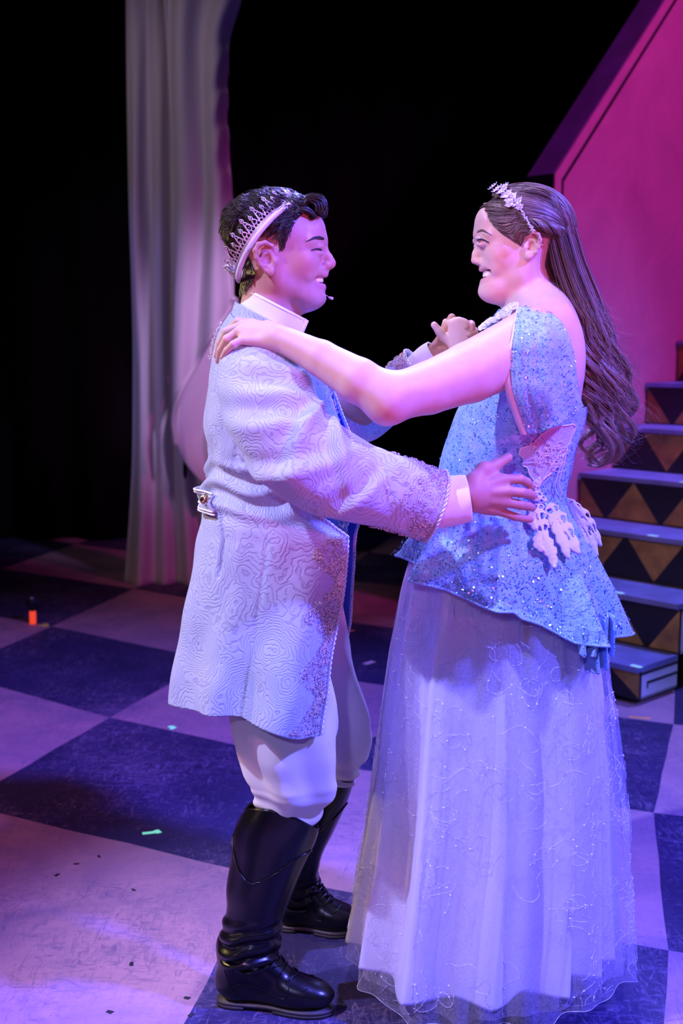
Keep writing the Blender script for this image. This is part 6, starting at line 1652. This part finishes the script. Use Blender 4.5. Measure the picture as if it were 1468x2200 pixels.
for j, (x, y, l, R) in enumerate([(1068, 412, 8, 9), (1076, 417, 22, 10), (1086, 420, 34, 11), (1094, 428, 44, 11), (1102, 434, 50, 12), (1108, 444, 58, 10), (1114, 440, 54, 9), (1090, 412, 26, 8), (1100, 446, 58, 8), (1118, 452, 64, 7)]):
    c_ = ps(x, y, l); n_ = c_ - C0h; n_ /= np.linalg.norm(n_); c_ = c_ + n_ * .012; mb = MB(); t1 = np.cross(n_, (.3, .3, .9)); t1 /= np.linalg.norm(t1); t2 = np.cross(n_, t1); R *= U2 * 1.3
    for k in range(6):
        a = k * math.pi / 3 + j; d = math.cos(a) * t1 + math.sin(a) * t2; s_ = -math.sin(a) * t1 + math.cos(a) * t2
        mb.add([c_, c_ + d * R * .6 + s_ * R * .46 + n_ * .001, c_ + d * R + n_ * .003, c_ + d * R * .6 - s_ * R * .46 + n_ * .001, c_ + d * R * .5 + n_ * .003], [(0, 1, 4), (1, 2, 4), (2, 3, 4), (3, 0, 4)])
        v_, f = octa(c_ + d * R * .95 + n_ * .004, .0013); mb.add(v_, f)
    v_, f = octa(c_ + n_ * .004, .0024); mb.add(v_, f)
    hk(mb.build('crystal_flower', M_gem, headband, smooth=False))
lf = MB()
for p0, p1 in (((1066, 414, 6), (1058, 419, 4)), ((1070, 410, 10), (1060, 413, 8)), ((1074, 409, 12), (1066, 407, 12)), ((1084, 411, 26), (1083, 404, 24))):
    lf.tube([ps(*p0), (ps(*p0) + ps(*p1)) / 2 + np.array((0, 0, .002)), ps(*p1)], [.001, .0022, .0006], 5)
hk(lf.build('leaf_sprays', M_gem, headband))
mic = empty('headset_microphone', tuple(W(706, 636, -.01))); tag(mic, 'tiny flesh coloured headset microphone beside the man\'s chin', 'microphone')
M_mic = pmat('mic_beige', (0.62, 0.42, 0.36), 0.4, noise=0.05)
def mk(o): o.location = -np.array(mic.location); return o
ft = W(712, 641, -.02)
mb = MB(); mb.tube(spline([pr(690, 632, 22), W(700, 634, -.022), ft], 14), .0005, 5); mk(mb.build('boom', M_mic, mic))
mb = MB(); mb.tube([ft + np.array((-.003, 0, .0015)), ft + np.array((.004, 0, -.001))], [.0030, .0030], 10); mb.tube([ft + np.array((-.006, 0, .002)), ft + np.array((-.003, 0, .0015))], [.0014, .0026], 8); mk(mb.build('capsule', M_mic, mic))

# ================================================================ SMALL THINGS ON THE FLOOR
M_tape = glowing(pmat('green_glow_tape', (0.35, 0.95, 0.60), 0.5, noise=0.05), (0.12, 0.9, 0.45), 0.5); M_red = pmat('red_tape', (0.85, 0.26, 0.22), 0.6, noise=0.1); M_pinkt = pmat('pale_pink_tape', (0.85, 0.62, 0.62), 0.6, noise=0.1); M_or = pmat('orange_tape', (0.85, 0.36, 0.10), 0.6, noise=0.1)
def tape(strokes, mat, label, w=0.012):
    """strokes: list of pixel end points on the floor"""
    mb = MB(); c = G(*strokes[0][0])
    for k, (a, b) in enumerate(strokes):
        p, q = G(*a), G(*b); d = (q - p)[:2] / np.linalg.norm((q - p)[:2]); n_ = np.array((-d[1], d[0])) * w / 2
        mb.prism([p[:2] - n_, q[:2] - n_, q[:2] + n_, p[:2] + n_], 0.0002 + k * .0004, 0.0008 + k * .0004)
    o = mb.build('floor_tape', mat, smooth=False); return tag(o, label, 'tape', 'tape marks on the stage floor')
tape([((306, 1791), (342, 1787)), ((335, 1784), (343, 1790))], M_tape, 'bright green L of glow tape on the dark square in front', 0.016)
tape([((362, 1561), (378, 1564)), ((371, 1560), (369, 1567))], M_tape, 'small green glow tape mark on the light square beside the coat hem', 0.014)
tape([((84, 1344), (105, 1343)), ((98, 1340), (97, 1347))], pmat('yellow_tape', (0.7, 0.72, 0.14), 0.6, noise=0.1), 'yellow green tape mark at the foot of the orange torch', 0.03)
tape([((743, 1353), (760, 1356))], M_red, 'red scrap of tape on the dark floor between the couple', 0.03)
tape([((784, 1427), (803, 1421))], M_pinkt, 'pale pink scrap of tape on the dark floor by the gown', 0.03)
tape([((1352, 1540), (1398, 1544))], M_or, 'orange strip of tape on the floor in front of the staircase', 0.02)
M_conf = pmat('black_confetti', (0.012, 0.012, 0.016), 0.5, noise=0.2)
conf = [(213, 1840, 'small black confetti scrap nearest the edge of the dark square'), (164, 1856, 'black confetti sliver just below the dark square'), (123, 1880, 'square black confetti scrap, furthest to the side of the light square'), (287, 1912, 'torn black confetti scrap in the middle of the light square'), (283, 2071, 'folded black confetti scrap midway to the boot heel'), (402, 2144, 'grey black confetti scrap beside the heel of the near boot'), (236, 2174, 'long black confetti scrap at the bottom of the light square'), (412, 2181, 'black confetti scrap lying on the corner of the dark square')]
for i, (x, y, lab) in enumerate(conf):
    p = G(x, y); r = np.random.default_rng(200 + i); a0 = r.random() * 3; L, w = r.uniform(.007, .010), r.uniform(.004, .006)
    d = np.array((math.cos(a0), math.sin(a0))); n_ = np.array((-d[1], d[0])); mb = MB(); mb.prism([p[:2] - d * L - n_ * w, p[:2] + d * L - n_ * w * .6, p[:2] + d * L * .8 + n_ * w, p[:2] - d * L * .9 + n_ * w], 0.0002, 0.0010)
    tag(mb.build('confetti', M_conf, smooth=False), lab, 'confetti', 'black confetti scraps on the floor')
tb_ = G(71, 1340); torch = empty('torch', tuple(tb_)); tag(torch, 'small glowing orange torch with a black clamp standing on the floor by the dark wings', 'torch')
M_orange = pmat('orange_lamp_glow', (0.95, 0.10, 0.02), 0.4, noise=0.05); M_orange.node_tree.nodes['Principled BSDF'].inputs['Emission Color'].default_value = (1, .07, .02, 1); M_orange.node_tree.nodes['Principled BSDF'].inputs['Emission Strength'].default_value = 0.75; s_ = SC(1330, tb_[1])
t_ = MB(); t_.tube([(0, 0, 0), (0, 0, 3*s_), (0, 0, 26*s_), (0, 0, 28*s_)], np.array((6.2, 7, 7, 6)) * s_, 16); t_.build('barrel', M_orange, torch)
t_ = MB(); t_.tube([(0, 0, 28*s_), (0, 0, 33*s_), (0, 0, 38*s_)], np.array((5, 4.5, 8)) * s_, 14); t_.tube([(0, 0, 38*s_), (0, 0, 52*s_), (0, 0, 56*s_)], np.array((9, 10, 7)) * s_, 14); t_.box((0, 0, 46*s_), (26*s_, 8*s_, 10*s_)); t_.build('clamp_head', M_blackpaint, torch)
t_ = MB(); t_.tube([(1*s_, -6*s_, 56*s_), (1*s_, -6*s_, 59*s_)], np.array((5, 4)) * s_, 12); t_.build('lens_cap', pmat('grey_plastic', (.3, .32, .34), .3), torch)

# ---- tidy the tree: thing > part > sub-part, no deeper
def lift(o):
    p = o.parent; o.location = o.location + p.location; o.parent = p.parent
for e in (gown, shirt, breeches, head_e, he2):
    for ch in list(e.children): lift(ch)
    bpy.data.objects.remove(e)
def depth(o):
    d = 0
    while o.parent is not None: o = o.parent; d += 1
    return d
for o in sorted(COL.objects, key=depth):
    while depth(o) > 2: lift(o)
